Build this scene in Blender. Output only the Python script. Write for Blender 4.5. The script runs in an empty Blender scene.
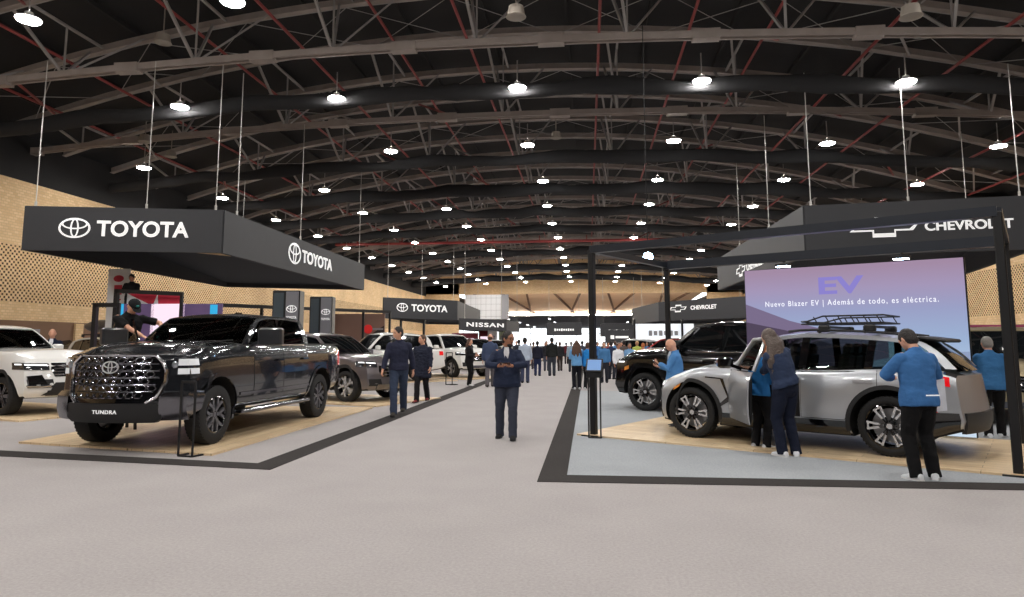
import bpy, bmesh, math, random
from mathutils import Vector, Matrix, noise
random.seed(7)
sc = bpy.context.scene
COL = sc.collection
PI = math.pi
V = Vector

# ------------------------------------------------------------------ camera
F = 1024 * 24 / 36.0
EYE = V((0, 0, 1.5))
PITCH, YAW = math.radians(6.68), math.radians(6.31)
FW = V((-math.sin(YAW) * math.cos(PITCH), math.cos(YAW) * math.cos(PITCH), math.sin(PITCH)))
RT = V((math.cos(YAW), math.sin(YAW), 0))
UP = RT.cross(FW)
CX, CY = 512.0, 263.0


def ray(px, py):
    return RT * ((px - CX) / F) + UP * ((CY - py) / F) + FW


def G(px, py, z=0.0):
    """where the ray of a picture point meets the level z"""
    d = ray(px, py)
    return EYE + d * ((z - EYE.z) / d.z)


def AY(px, py, y):
    d = ray(px, py)
    return EYE + d * (y / d.y)


cam_d = bpy.data.cameras.new('camera')
cam_d.lens = 24
cam_d.sensor_width = 36
cam_d.shift_y = -(298.5 - CY) / 1024
cam_d.clip_end = 600
cam_d.clip_start = 0.05
cam = bpy.data.objects.new('camera', cam_d)
COL.objects.link(cam)
cam.matrix_world = Matrix((
    (RT.x, UP.x, -FW.x, EYE.x), (RT.y, UP.y, -FW.y, EYE.y), (RT.z, UP.z, -FW.z, EYE.z), (0, 0, 0, 1)))
sc.camera = cam
sc.view_settings.view_transform = 'Standard'
sc.view_settings.look = 'None'
sc.view_settings.exposure = 0.0
sc.view_settings.gamma = 1.0
sc.view_settings.use_curve_mapping = False


# ------------------------------------------------------------------ materials
def srgb(r, g, b):
    def f(c):
        c = c / 255.0
        return c / 12.92 if c <= 0.04045 else ((c + 0.055) / 1.055) ** 2.4
    return (f(r), f(g), f(b), 1)


MATS = {}


def mat(name, rgb, rough=0.5, metal=0.0, coat=0.0, emit=None, estr=0.0, bump=0.0, bscale=60, vary=0.0, vscale=8, spec=0.5):
    if name in MATS:
        return MATS[name]
    m = bpy.data.materials.new(name)
    m.use_nodes = True
    nt = m.node_tree
    b = nt.nodes['Principled BSDF']
    b.inputs['Base Color'].default_value = srgb(*rgb)
    b.inputs['Roughness'].default_value = rough
    b.inputs['Metallic'].default_value = metal
    b.inputs['Coat Weight'].default_value = coat
    b.inputs['Specular IOR Level'].default_value = spec
    b.inputs['Coat Roughness'].default_value = 0.04
    if emit:
        b.inputs['Emission Color'].default_value = srgb(*emit)
        b.inputs['Emission Strength'].default_value = estr
    tc = nt.nodes.new('ShaderNodeTexCoord')
    nz = nt.nodes.new('ShaderNodeTexNoise')
    nz.inputs['Scale'].default_value = vscale
    nt.links.new(tc.outputs['Object'], nz.inputs['Vector'])
    if vary:
        mx = nt.nodes.new('ShaderNodeMix')
        mx.data_type = 'RGBA'
        c = srgb(*rgb)
        mx.inputs[6].default_value = tuple(min(1, v * (1 - vary)) for v in c[:3]) + (1,)
        mx.inputs[7].default_value = tuple(min(1, v * (1 + vary)) for v in c[:3]) + (1,)
        nt.links.new(nz.outputs['Fac'], mx.inputs[0])
        nt.links.new(mx.outputs[2], b.inputs['Base Color'])
    if bump:
        n2 = nt.nodes.new('ShaderNodeTexNoise')
        n2.inputs['Scale'].default_value = bscale
        nt.links.new(tc.outputs['Object'], n2.inputs['Vector'])
        bp = nt.nodes.new('ShaderNodeBump')
        bp.inputs['Strength'].default_value = bump
        bp.inputs['Distance'].default_value = 0.02
        nt.links.new(n2.outputs['Fac'], bp.inputs['Height'])
        nt.links.new(bp.outputs['Normal'], b.inputs['Normal'])
    MATS[name] = m
    return m


def glass_mat(name, tint, clear):
    """thin tinted car glass: a share passes straight through, the rest is gloss"""
    m = bpy.data.materials.new(name)
    m.use_nodes = True
    nt = m.node_tree
    nt.nodes.clear()
    out = nt.nodes.new('ShaderNodeOutputMaterial')
    tr = nt.nodes.new('ShaderNodeBsdfTransparent')
    tr.inputs['Color'].default_value = (tint[0] * clear, tint[1] * clear, tint[2] * clear, 1)
    gl = nt.nodes.new('ShaderNodeBsdfGlossy')
    gl.inputs['Roughness'].default_value = 0.02
    gl.inputs['Color'].default_value = (.9, .9, .9, 1)
    fr = nt.nodes.new('ShaderNodeFresnel')
    fr.inputs['IOR'].default_value = 1.5
    mx = nt.nodes.new('ShaderNodeMixShader')
    nt.links.new(fr.outputs[0], mx.inputs[0])
    nt.links.new(tr.outputs[0], mx.inputs[1])
    nt.links.new(gl.outputs[0], mx.inputs[2])
    nt.links.new(mx.outputs[0], out.inputs[0])
    MATS[name] = m
    return m


def N(nt, typ, **kw):
    n = nt.nodes.new(typ)
    for k, v in kw.items():
        setattr(n, k, v)
    return n


def math_node(nt, op, a, b=None):
    n = nt.nodes.new('ShaderNodeMath')
    n.operation = op
    for i, v in enumerate((a, b)):
        if v is None:
            continue
        if isinstance(v, (int, float)):
            n.inputs[i].default_value = v
        else:
            nt.links.new(v, n.inputs[i])
    return n.outputs[0]


def carpet_mat(name, rgb, scale=42, amt=.16):
    m = mat(name, rgb, rough=1.0, spec=.1)
    nt = m.node_tree
    b = nt.nodes['Principled BSDF']
    tc = N(nt, 'ShaderNodeTexCoord')
    n1 = N(nt, 'ShaderNodeTexNoise')
    n1.inputs['Scale'].default_value = scale
    n1.inputs['Detail'].default_value = 5
    n1.inputs['Roughness'].default_value = .75
    n2 = N(nt, 'ShaderNodeTexNoise')
    n2.inputs['Scale'].default_value = 1.3
    nt.links.new(tc.outputs['Object'], n1.inputs['Vector'])
    nt.links.new(tc.outputs['Object'], n2.inputs['Vector'])
    s = math_node(nt, 'ADD', math_node(nt, 'MULTIPLY', math_node(nt, 'SUBTRACT', n1.outputs['Fac'], .5), amt * 5),
                  math_node(nt, 'MULTIPLY', math_node(nt, 'SUBTRACT', n2.outputs['Fac'], .5), .16))
    v = math_node(nt, 'ADD', s, 1.0)
    mx = N(nt, 'ShaderNodeVectorMath', operation='SCALE')
    mx.inputs[0].default_value = srgb(*rgb)[:3]
    nt.links.new(v, mx.inputs['Scale'])
    nt.links.new(mx.outputs[0], b.inputs['Base Color'])
    bp = N(nt, 'ShaderNodeBump')
    bp.inputs['Strength'].default_value = .5
    bp.inputs['Distance'].default_value = .004
    nt.links.new(n1.outputs['Fac'], bp.inputs['Height'])
    nt.links.new(bp.outputs['Normal'], b.inputs['Normal'])
    return m


def wood_mat(name, c1, c2, plank=.19, length=1.3):
    m = mat(name, c1, rough=.45, spec=.4)
    nt = m.node_tree
    b = nt.nodes['Principled BSDF']
    tc = N(nt, 'ShaderNodeTexCoord')
    br = N(nt, 'ShaderNodeTexBrick')
    br.inputs['Color1'].default_value = srgb(*c1)
    br.inputs['Color2'].default_value = srgb(*c2)
    br.inputs['Mortar'].default_value = srgb(c2[0] * .62, c2[1] * .6, c2[2] * .55)
    br.inputs['Scale'].default_value = 1
    br.inputs['Mortar Size'].default_value = .003
    br.inputs['Brick Width'].default_value = length
    br.inputs['Row Height'].default_value = plank
    nt.links.new(tc.outputs['Object'], br.inputs['Vector'])
    mp = N(nt, 'ShaderNodeMapping')
    mp.inputs['Scale'].default_value = (2, 26, 1)
    nt.links.new(tc.outputs['Object'], mp.inputs['Vector'])
    nz = N(nt, 'ShaderNodeTexNoise')
    nz.inputs['Scale'].default_value = 1.5
    nz.inputs['Detail'].default_value = 4
    nt.links.new(mp.outputs[0], nz.inputs['Vector'])
    v = math_node(nt, 'ADD', math_node(nt, 'MULTIPLY', math_node(nt, 'SUBTRACT', nz.outputs['Fac'], .5), .5), 1.0)
    mx = N(nt, 'ShaderNodeVectorMath', operation='SCALE')
    nt.links.new(br.outputs['Color'], mx.inputs[0])
    nt.links.new(v, mx.inputs['Scale'])
    nt.links.new(mx.outputs[0], b.inputs['Base Color'])
    return m


def brick_mat(name, holes):
    """buff brick; with holes: the staggered open bricks of a pierced screen wall"""
    m = mat(name, (226, 194, 150), rough=.9, spec=.15)
    nt = m.node_tree
    b = nt.nodes['Principled BSDF']
    tc = N(nt, 'ShaderNodeTexCoord')
    sx = N(nt, 'ShaderNodeSeparateXYZ')
    nt.links.new(tc.outputs['Object'], sx.inputs[0])
    u = math_node(nt, 'ADD', sx.outputs['X'], sx.outputs['Y'])
    cb = N(nt, 'ShaderNodeCombineXYZ')
    nt.links.new(u, cb.inputs[0])
    nt.links.new(sx.outputs['Z'], cb.inputs[1])
    br = N(nt, 'ShaderNodeTexBrick')
    br.inputs['Color1'].default_value = srgb(238, 208, 166)
    br.inputs['Color2'].default_value = srgb(222, 188, 142)
    br.inputs['Mortar'].default_value = srgb(212, 182, 142)
    br.inputs['Scale'].default_value = 1
    br.inputs['Mortar Size'].default_value = .012
    br.inputs['Brick Width'].default_value = .22
    br.inputs['Row Height'].default_value = .115
    nt.links.new(cb.outputs[0], br.inputs['Vector'])
    col = br.outputs['Color']
    nz = N(nt, 'ShaderNodeTexNoise')
    nz.inputs['Scale'].default_value = .35
    nt.links.new(tc.outputs['Object'], nz.inputs['Vector'])
    v = math_node(nt, 'ADD', math_node(nt, 'MULTIPLY', math_node(nt, 'SUBTRACT', nz.outputs['Fac'], .5), .5), 1.0)
    mx = N(nt, 'ShaderNodeVectorMath', operation='SCALE')
    nt.links.new(col, mx.inputs[0])
    nt.links.new(v, mx.inputs['Scale'])
    col = mx.outputs[0]
    if holes:
        row = math_node(nt, 'DIVIDE', sx.outputs['Z'], .115)
        rf = math_node(nt, 'FLOOR', row)
        odd = math_node(nt, 'MULTIPLY', math_node(nt, 'FLOORED_MODULO', rf, 2.0), .5)
        cx = math_node(nt, 'FRACT', math_node(nt, 'ADD', math_node(nt, 'DIVIDE', u, .22), odd))
        cy = math_node(nt, 'FRACT', row)
        inx = math_node(nt, 'LESS_THAN', math_node(nt, 'ABSOLUTE', math_node(nt, 'SUBTRACT', cx, .5)), .21)
        iny = math_node(nt, 'LESS_THAN', math_node(nt, 'ABSOLUTE', math_node(nt, 'SUBTRACT', cy, .5)), .34)
        hole = math_node(nt, 'MULTIPLY', inx, iny)
        m2 = N(nt, 'ShaderNodeMix', data_type='RGBA')
        nt.links.new(hole, m2.inputs[0])
        nt.links.new(col, m2.inputs[6])
        m2.inputs[7].default_value = srgb(70, 46, 28)
        col = m2.outputs[2]
    nt.links.new(col, b.inputs['Base Color'])
    return m


def emis(name, rgb, s):
    m = bpy.data.materials.new(name)
    m.use_nodes = True
    nt = m.node_tree
    nt.nodes.clear()
    o = N(nt, 'ShaderNodeOutputMaterial')
    e = N(nt, 'ShaderNodeEmission')
    e.inputs[0].default_value = srgb(*rgb)
    e.inputs[1].default_value = s
    nt.links.new(e.outputs[0], o.inputs[0])
    MATS[name] = m
    return m


# ------------------------------------------------------------------ mesh builder
class MB:
    def __init__(s):
        s.v, s.f, s.mi, s.m, s.X = [], [], [], 0, None

    def add(s, vs, fs, m=None):
        o = len(s.v)
        for p in vs:
            p = V(p)
            s.v.append(s.X @ p if s.X is not None else p)
        for f in fs:
            s.f.append([i + o for i in f])
            s.mi.append(s.m if m is None else m)
        return s

    def box(s, c, d, R=None, m=None, taper=1.0):
        hx, hy, hz = d[0] / 2, d[1] / 2, d[2] / 2
        P = []
        for z in (-1, 1):
            t = taper if z > 0 else 1
            for x, y in ((-1, -1), (1, -1), (1, 1), (-1, 1)):
                p = V((x * hx * t, y * hy * t, z * hz))
                if R is not None:
                    p = R @ p
                P.append(p + V(c))
        return s.add(P, [(3, 2, 1, 0), (4, 5, 6, 7), (0, 1, 5, 4), (1, 2, 6, 5), (2, 3, 7, 6), (3, 0, 4, 7)], m)

    def rbox(s, c, d, b=.02, R=None, m=None):
        """box with chamfered vertical and top edges"""
        hx, hy, hz = d[0] / 2, d[1] / 2, d[2] / 2
        b = min(b, hx * .9, hy * .9, hz * .9)
        rings = [(-hz, b), (-hz + b, 0), (hz - b, 0), (hz, b)]
        P, Fc = [], []
        for z, i in rings:
            x, y = hx - i, hy - i
            for p in ((x - b, -y), (x, -y + b), (x, y - b), (x - b, y), (-x + b, y), (-x, y - b), (-x, -y + b), (-x + b, -y)):
                q = V((p[0], p[1], z))
                if R is not None:
                    q = R @ q
                P.append(q + V(c))
        for k in range(3):
            for i in range(8):
                j = (i + 1) % 8
                Fc.append((k * 8 + i, k * 8 + j, k * 8 + 8 + j, k * 8 + 8 + i))
        Fc.append(tuple(range(7, -1, -1)))
        Fc.append(tuple(range(24, 32)))
        return s.add(P, Fc, m)

    def frame_axes(s, p, q, up=None):
        d = (V(q) - V(p)).normalized()
        up = V(up) if up is not None else (V((0, 0, 1)) if abs(d.z) < .95 else V((0, 1, 0)))
        a = d.cross(up).normalized()
        return d, a, a.cross(d).normalized()

    def bar(s, p, q, w, h, up=None, m=None, w2=None, h2=None):
        p, q = V(p), V(q)
        d, a, b = s.frame_axes(p, q, up)
        w2 = w if w2 is None else w2
        h2 = h if h2 is None else h2
        P = [p + a * (x * w / 2) + b * (y * h / 2) for x, y in ((-1, -1), (1, -1), (1, 1), (-1, 1))]
        P += [q + a * (x * w2 / 2) + b * (y * h2 / 2) for x, y in ((-1, -1), (1, -1), (1, 1), (-1, 1))]
        return s.add(P, [(3, 2, 1, 0), (4, 5, 6, 7), (0, 1, 5, 4), (1, 2, 6, 5), (2, 3, 7, 6), (3, 0, 4, 7)], m)

    def cyl(s, p, q, r, n=12, r2=None, m=None, cap=True):
        p, q = V(p), V(q)
        d, a, b = s.frame_axes(p, q)
        r2 = r if r2 is None else r2
        P = []
        for c, rr in ((p, r), (q, r2)):
            for i in range(n):
                t = 2 * PI * i / n
                P.append(c + a * math.cos(t) * rr + b * math.sin(t) * rr)
        Fc = [(i, (i + 1) % n, n + (i + 1) % n, n + i) for i in range(n)]
        if cap:
            Fc += [tuple(range(n - 1, -1, -1)), tuple(range(n, 2 * n))]
        return s.add(P, Fc, m)

    def tube(s, pts, r, n=8, m=None, closed=False):
        """r: number, list of radii or list of (ra, rb) pairs"""
        pts = [V(p) for p in pts]
        k = len(pts)
        rr = [r] * k if isinstance(r, (int, float)) else list(r)
        P, Fc = [], []
        pa = None
        for i in range(k):
            if closed:
                d = (pts[(i + 1) % k] - pts[i - 1]).normalized()
            else:
                d = (pts[min(i + 1, k - 1)] - pts[max(i - 1, 0)]).normalized()
            if pa is None:
                ref = V((1, 0, 0)) if abs(d.x) < .8 else V((0, 1, 0))
                pa = (ref - d * ref.dot(d)).normalized()
            else:
                pa = (pa - d * pa.dot(d)).normalized()
            pb = d.cross(pa)
            ra, rb = rr[i] if isinstance(rr[i], (tuple, list)) else (rr[i], rr[i])
            for j in range(n):
                t = 2 * PI * j / n
                P.append(pts[i] + pa * math.cos(t) * ra + pb * math.sin(t) * rb)
        for i in range(k if closed else k - 1):
            i2 = (i + 1) % k
            for j in range(n):
                Fc.append((i * n + j, i * n + (j + 1) % n, i2 * n + (j + 1) % n, i2 * n + j))
        if not closed:
            Fc += [tuple(range(n - 1, -1, -1)), tuple(range((k - 1) * n, k * n))]
        return s.add(P, Fc, m)

    def ell(s, c, r, R=None, nu=14, nv=9, m=None):
        P, Fc = [], []
        c = V(c)
        for i in range(nv + 1):
            ph = PI * i / nv
            for j in range(nu):
                t = 2 * PI * j / nu
                p = V((r[0] * math.sin(ph) * math.cos(t), r[1] * math.sin(ph) * math.sin(t), r[2] * math.cos(ph)))
                if R is not None:
                    p = R @ p
                P.append(c + p)
        for i in range(nv):
            for j in range(nu):
                a, b = i * nu + j, i * nu + (j + 1) % nu
                if i == 0:
                    Fc.append((a, a + nu, b + nu))
                elif i == nv - 1:
                    Fc.append((a, a + nu, b))
                else:
                    Fc.append((a, a + nu, b + nu, b))
        return s.add(P, Fc, m)

    def lathe(s, prof, n=24, m=None, M=None):
        """profile (radius, height along local y)"""
        P, Fc = [], []
        k = len(prof)
        for i in range(n):
            t = 2 * PI * i / n
            for r, h in prof:
                p = V((r * math.cos(t), h, r * math.sin(t)))
                P.append(M @ p if M is not None else p)
        for i in range(n):
            j = (i + 1) % n
            for a in range(k - 1):
                Fc.append((i * k + a, i * k + a + 1, j * k + a + 1, j * k + a))
        return s.add(P, Fc, m)

    def prism(s, poly, fn, d0, d1, m=None, front_m=None):
        """polygon of 2-D points; fn(u, v, d) gives the point at depth d"""
        n = len(poly)
        P = [fn(u, v, d0) for u, v in poly] + [fn(u, v, d1) for u, v in poly]
        s.add(P, [tuple(range(n))], m if front_m is None else front_m)
        o = len(s.v) - 2 * n
        s.f.append([o + n + i for i in range(n - 1, -1, -1)])
        s.mi.append(s.m if m is None else m)
        for i in range(n):
            j = (i + 1) % n
            s.f.append([o + i, o + n + i, o + n + j, o + j])
            s.mi.append(s.m if m is None else m)
        return s

    def grid(s, rows, m=None, closed=False):
        k, n = len(rows), len(rows[0])
        P = [p for r in rows for p in r]
        Fc = []
        for i in range(k - 1):
            for j in range(n if closed else n - 1):
                Fc.append((i * n + j, i * n + (j + 1) % n, (i + 1) * n + (j + 1) % n, (i + 1) * n + j))
        return s.add(P, Fc, m)

    def slab(s, rows, back, m=None):
        """a grid with a back side `back` away (a vector or function) and rims"""
        fb = back if callable(back) else (lambda p: V(p) + V(back))
        k, n = len(rows), len(rows[0])
        s.grid(rows, m)
        o = len(s.v)
        X = s.X
        P = [fb(p) for r in rows for p in r]
        s.add(P, [tuple(reversed((i * n + j, i * n + j + 1, (i + 1) * n + j + 1, (i + 1) * n + j))) for i in range(k - 1) for j in range(n - 1)], m)
        a = o - k * n
        loop = [(0, j) for j in range(n)] + [(i, n - 1) for i in range(1, k)] + [(k - 1, j) for j in range(n - 2, -1, -1)] + [(i, 0) for i in range(k - 2, 0, -1)]
        for t in range(len(loop)):
            i, j = loop[t]
            i2, j2 = loop[(t + 1) % len(loop)]
            s.f.append([a + i * n + j, o + i * n + j, o + i2 * n + j2, a + i2 * n + j2])
            s.mi.append(s.m if m is None else m)
        return s

    def mesh(s, name, mats, smooth=35, weld=False):
        me = bpy.data.meshes.new(name)
        me.from_pydata([tuple(p) for p in s.v], [], s.f)
        if not isinstance(mats, (list, tuple)):
            mats = [mats]
        for m in mats:
            me.materials.append(m)
        me.polygons.foreach_set('material_index', s.mi)
        me.update()
        bm = bmesh.new()
        bm.from_mesh(me)
        if weld:
            bmesh.ops.remove_doubles(bm, verts=bm.verts, dist=1e-4)
        bmesh.ops.recalc_face_normals(bm, faces=bm.faces)
        bm.to_mesh(me)
        bm.free()
        if smooth:
            me.polygons.foreach_set('use_smooth', [True] * len(me.polygons))
            me.set_sharp_from_angle(angle=math.radians(smooth))
        return me

    def build(s, name, mats, parent=None, smooth=35, weld=False):
        o = bpy.data.objects.new(name, s.mesh(name, mats, smooth, weld))
        COL.objects.link(o)
        if parent is not None:
            o.parent = parent
        return o


def tag(o, label, cat, group=None, kind=None):
    if label:
        o['label'] = label
    if cat:
        o['category'] = cat
    if group:
        o['group'] = group
    if kind:
        o['kind'] = kind
    return o


def thing(name, label, cat, loc=(0, 0, 0), rz=0, group=None):
    o = bpy.data.objects.new(name, None)
    COL.objects.link(o)
    o.location = loc
    o.rotation_euler = (0, 0, rz)
    o.empty_display_size = .1
    return tag(o, label, cat, group)


def struct(o):
    o['kind'] = 'structure'
    return o


def copy_tree(o, parent=None):
    c = o.copy()
    COL.objects.link(c)
    c.parent = parent
    for ch in list(o.children):
        copy_tree(ch, c)
    return c


def text_mesh(body, size=1.0, bold=0.0, extrude=.01, sx=1.0, spacing=1.0, shear=0.0):
    """lettering as a mesh in the local x-z plane, centred, its face towards -y"""
    cu = bpy.data.curves.new('lettering', 'FONT')
    cu.body = body
    cu.size = size
    cu.extrude = extrude
    cu.offset = bold
    cu.space_character = spacing
    cu.shear = shear
    cu.resolution_u = 4
    cu.align_x, cu.align_y = 'CENTER', 'CENTER'
    o = bpy.data.objects.new('lettering', cu)
    COL.objects.link(o)
    dg = bpy.context.evaluated_depsgraph_get()
    me = bpy.data.meshes.new_from_object(o.evaluated_get(dg))
    bpy.data.objects.remove(o)
    me.transform(Matrix.Scale(sx, 4, (1, 0, 0)))
    xs = [v.co.x for v in me.vertices]
    me.transform(Matrix.Translation((-(min(xs) + max(xs)) / 2, 0, 0)))
    me.transform(Matrix.Rotation(PI / 2, 4, 'X'))
    me['w'] = (max(xs) - min(xs))
    return me


def text_obj(body, parent, loc, rz, mt, width=None, height=None, bold=0.0, extrude=.01, spacing=1.0, name='lettering', rot=None, shear=0.0):
    me = text_mesh(body, 1.0, bold, extrude, 1.0, spacing, shear)
    xs = [v.co.x for v in me.vertices]
    zs = [v.co.z for v in me.vertices]
    w, h = max(xs) - min(xs), max(zs) - min(zs)
    cz = (max(zs) + min(zs)) / 2
    kz = height / h if height else width / w
    kx = width / w if width else kz
    me.transform(Matrix.Translation((0, 0, -cz)))
    me.transform(Matrix.Diagonal((kx, 1, kz, 1)))
    me.materials.clear()
    me.materials.append(mt)
    o = bpy.data.objects.new(name, me)
    COL.objects.link(o)
    o.parent = parent
    o.location = loc
    o.rotation_euler = rot if rot is not None else (0, 0, rz)
    return o


def ellipse_ring(mb, c, a, b, w, fn, d=.012, n=36, m=None):
    rows = []
    for i in range(n):
        t = 2 * PI * i / n
        cs, sn = math.cos(t), math.sin(t)
        o = (c[0] + a * cs, c[1] + b * sn)
        i_ = (c[0] + (a - w) * cs, c[1] + (b - w * .85) * sn)
        rows.append([fn(o[0], o[1], 0), fn(o[0], o[1], d), fn(i_[0], i_[1], d), fn(i_[0], i_[1], 0)])
    rows.append(rows[0])
    mb.grid(rows, m, closed=True)


def three_oval(mb, fn, s, m=None):
    """round emblem of three crossed ovals, half-width s"""
    ellipse_ring(mb, (0, 0), s, s * .68, s * .13, fn, m=m)
    ellipse_ring(mb, (0, s * .27), s * .82, s * .36, s * .11, fn, m=m)
    ellipse_ring(mb, (0, -s * .0), s * .27, s * .62, s * .10, fn, m=m)


def bowtie_pts(w, h):
    """outline of the slanted cross emblem"""
    a = [(-1, -.22), (-.86, .40), (-.30, .40), (-.30, 1), (.38, 1), (.38, .40), (1, .40), (.80, -.40), (.30, -.40), (.30, -1), (-.38, -1), (-.38, -.40), (-1.06, -.40)]
    return [(x * w, z * h) for x, z in a]
# ------------------------------------------------------------------ shared materials
M_paintblack = mat('black_metal', (22, 22, 24), rough=.45, spec=.4)
M_fascia = mat('charcoal_fascia', (50, 51, 55), rough=.65, vary=.06, vscale=3, bump=.05, bscale=20)
M_fascia_in = mat('charcoal_cloth', (40, 44, 52), rough=.8, bump=.08, bscale=14)
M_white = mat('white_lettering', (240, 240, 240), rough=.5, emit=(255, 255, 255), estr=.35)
M_steel = mat('painted_steel', (150, 140, 134), rough=.7, vary=.25, vscale=2)
M_steel2 = mat('grey_steel', (150, 146, 144), rough=.6, vary=.2, vscale=2)
M_red = mat('red_pipe_paint', (136, 50, 48), rough=.5, vary=.15)
M_roof = mat('dark_roof_sheet', (30, 29, 30), rough=.9, vary=.3, vscale=.6)
M_drape = mat('black_cloth', (38, 38, 40), rough=.95, bump=.8, bscale=5)
M_cable = mat('steel_cable', (190, 188, 184), rough=.4, metal=.6)
M_brickh = brick_mat('pierced_brick', True)
M_brick = brick_mat('buff_brick', False)
M_panel = mat('brown_panel', (128, 98, 76), rough=.8, vary=.15, vscale=1)
M_gray = mat('grey_panel', (150, 150, 154), rough=.7, vary=.05)
M_whitep = mat('white_panel', (225, 226, 228), rough=.6, vary=.03)
M_carpet = carpet_mat('grey_carpet', (166, 161, 160))
M_carpetb = carpet_mat('blue_grey_carpet', (158, 162, 166))
M_stripe = carpet_mat('dark_border_carpet', (60, 57, 56), amt=.15)
M_wood = wood_mat('oak_deck', (224, 200, 164), (208, 180, 142))
M_lens = emis('lamp_lens', (255, 251, 246), 235)
M_lamp_body = mat('lamp_housing', (225, 225, 225), rough=.5)

# ------------------------------------------------------------------ setting
XL, XR, YB, YE = -24.0, 22.0, -22.0, 100.0
WT = 8.4


def block(name, x0, x1, y0, y1, z0, z1, m):
    b = MB()
    b.box(((x0 + x1) / 2, (y0 + y1) / 2, (z0 + z1) / 2), (x1 - x0, y1 - y0, z1 - z0))
    return struct(b.build(name, m, smooth=0))


block('floor', -70, 70, YB, 305, -.2, 0, M_carpet)


def side_wall(name, x0, x1, z_lo, z_hi, mdark):
    b = MB()
    yc, dy = (YB + YE) / 2, YE - YB
    xc, dx = (x0 + x1) / 2, x1 - x0
    for za, zb_, mi in ((0, 2.45, 2), (2.45, z_lo, 1), (z_lo, z_hi, 0), (z_hi, WT, 1), (WT, 10.4, 3)):
        b.box((xc, yc, (za + zb_) / 2), (dx, dy, zb_ - za), m=mi)
    o = b.build(name, [M_brickh, M_brick, mdark, M_roof], smooth=0)
    return struct(o)


side_wall('wall_left', XL - .6, XL, 3.2, 5.6, M_panel)
side_wall('wall_right', XR, XR + .6, 3.0, 5.5, M_panel)
block('wall_back', XL, XR, YB - .4, YB, 0, 14, M_fascia_in)
# pilasters and door leaves on the lower part of the side walls
for y in range(6, 98, 6):
    b = MB()
    b.box((XL + .05, y, 1.2), (.1, .5, 2.4))
    b.box((XL + .03, y + 2.8, 1.05), (.06, 1.8, 2.1), m=1)
    struct(b.build('trim_left', [M_brick, M_gray], smooth=0))

APEX_X, HB, AB = -3.0, 10.68, .0020
HT, AT = 13.4, .0072


def zb_at(x):
    return HB - AB * (x - APEX_X) ** 2


def zt_at(x):
    return HT - AT * (x - APEX_X) ** 2


# roof deck, corrugated
b = MB()
rows = []
for i in range(49):
    x = XL - .6 + (XR - XL + 1.2) * i / 48
    z = zt_at(x) + .45
    rows.append([V((x, YB, z)), V((x, YE, z))])
b.slab(rows, (0, 0, .2))
struct(b.build('ceiling', M_roof, smooth=60))

# end wall over the opening into the next hall
b = MB()
ys = YE
b.box((-21.5, ys + .2, 5), (5.0, .4, 10.6))
b.box((19.5, ys + .2, 5), (5.0, .4, 10.6))
n = 24
for i in range(n):
    xa = XL + (XR - XL) * i / n
    xb = XL + (XR - XL) * (i + 1) / n
    zt = max(zt_at(xa), zt_at(xb)) + .5
    b.box(((xa + xb) / 2, ys + .2, (8.7 + zt) / 2), (xb - xa, .4, zt - 8.7))
struct(b.build('wall_end', M_brick, smooth=0))

# next hall: sloping boarded soffit, dark ceiling, glazed far front
M_soffit = mat('boarded_soffit', (240, 212, 180), rough=.7, vary=.1, vscale=.3)
b = MB()
b.slab([[V((-19, 100.4, 9.1)), V((17, 100.4, 9.1))], [V((-19, 141, 7.5)), V((17, 141, 7.5))]], (0, 0, .3))
struct(b.build('ceiling_soffit', M_soffit, smooth=0))
for k in range(9):
    b = MB()
    xa = -17 + k * 4
    b.bar((xa, 101, 9.0), (xa + 2.5 * (1 if k % 2 else -1), 140, 7.45), .3, .3)
    struct(b.build('trim_soffit', M_panel, smooth=0))
block('ceiling_far', -60, 60, 141, 300, 8.0, 8.3, mat('far_ceiling_dark', (175, 172, 176), rough=.9))
block('wall_far_left', -60.4, -60, 100, 300, 0, 8.3, M_whitep)
block('wall_far_right', 60, 60.4, 100, 300, 0, 8.3, M_whitep)
block('wall_far_side_left', -60, XL, 100.4, 100.8, 0, 8.3, M_whitep)
block('wall_far_side_right', XR, 60, 100.4, 100.8, 0, 8.3, M_whitep)
block('ceiling_far_left', -60, -19, 100.4, 141, 8.0, 8.3, M_roof)
block('ceiling_far_right', 17, 60, 100.4, 141, 8.0, 8.3, M_roof)
b = MB()
for i in range(25):
    b.box((-60 + i * 5, 300, 4), (.25, .25, 8))
for z in (.1, 2.8, 5.5, 7.9):
    b.box((0, 300, z), (120, .2, .2))
wf = struct(b.build('window_1', M_gray, smooth=0))
b = MB()
b.box((0, 300.2, 4), (120, .02, 8))
struct(b.build('window_pane', glass_mat('clear_glass', (1, 1, 1), .95), wf, smooth=0))

w = bpy.data.worlds.new('world')
sc.world = w
w.use_nodes = True
w.node_tree.nodes['Background'].inputs[0].default_value = (.93, .97, 1, 1)
w.node_tree.nodes['Background'].inputs[1].default_value = 3.0

# ------------------------------------------------------------------ carpets and borders
def slab_poly(name, pts, z, m, label, cat, th=None, rz=0.0):
    c = sum((V((p[0], p[1], 0)) for p in pts), V()) / len(pts)
    Ri = Matrix.Rotation(-rz, 3, 'Z')
    q = [Ri @ (V((p[0], p[1], 0)) - c) for p in pts]
    b = MB()
    th = z if th is None else th
    b.prism([(p.x, p.y) for p in q], lambda u, v, d: V((u, v, d)), z, z - th)
    o = b.build(name, m, smooth=0)
    o.location = (c.x, c.y, 0)
    o.rotation_euler = (0, 0, rz)
    return tag(o, label, cat)


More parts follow.
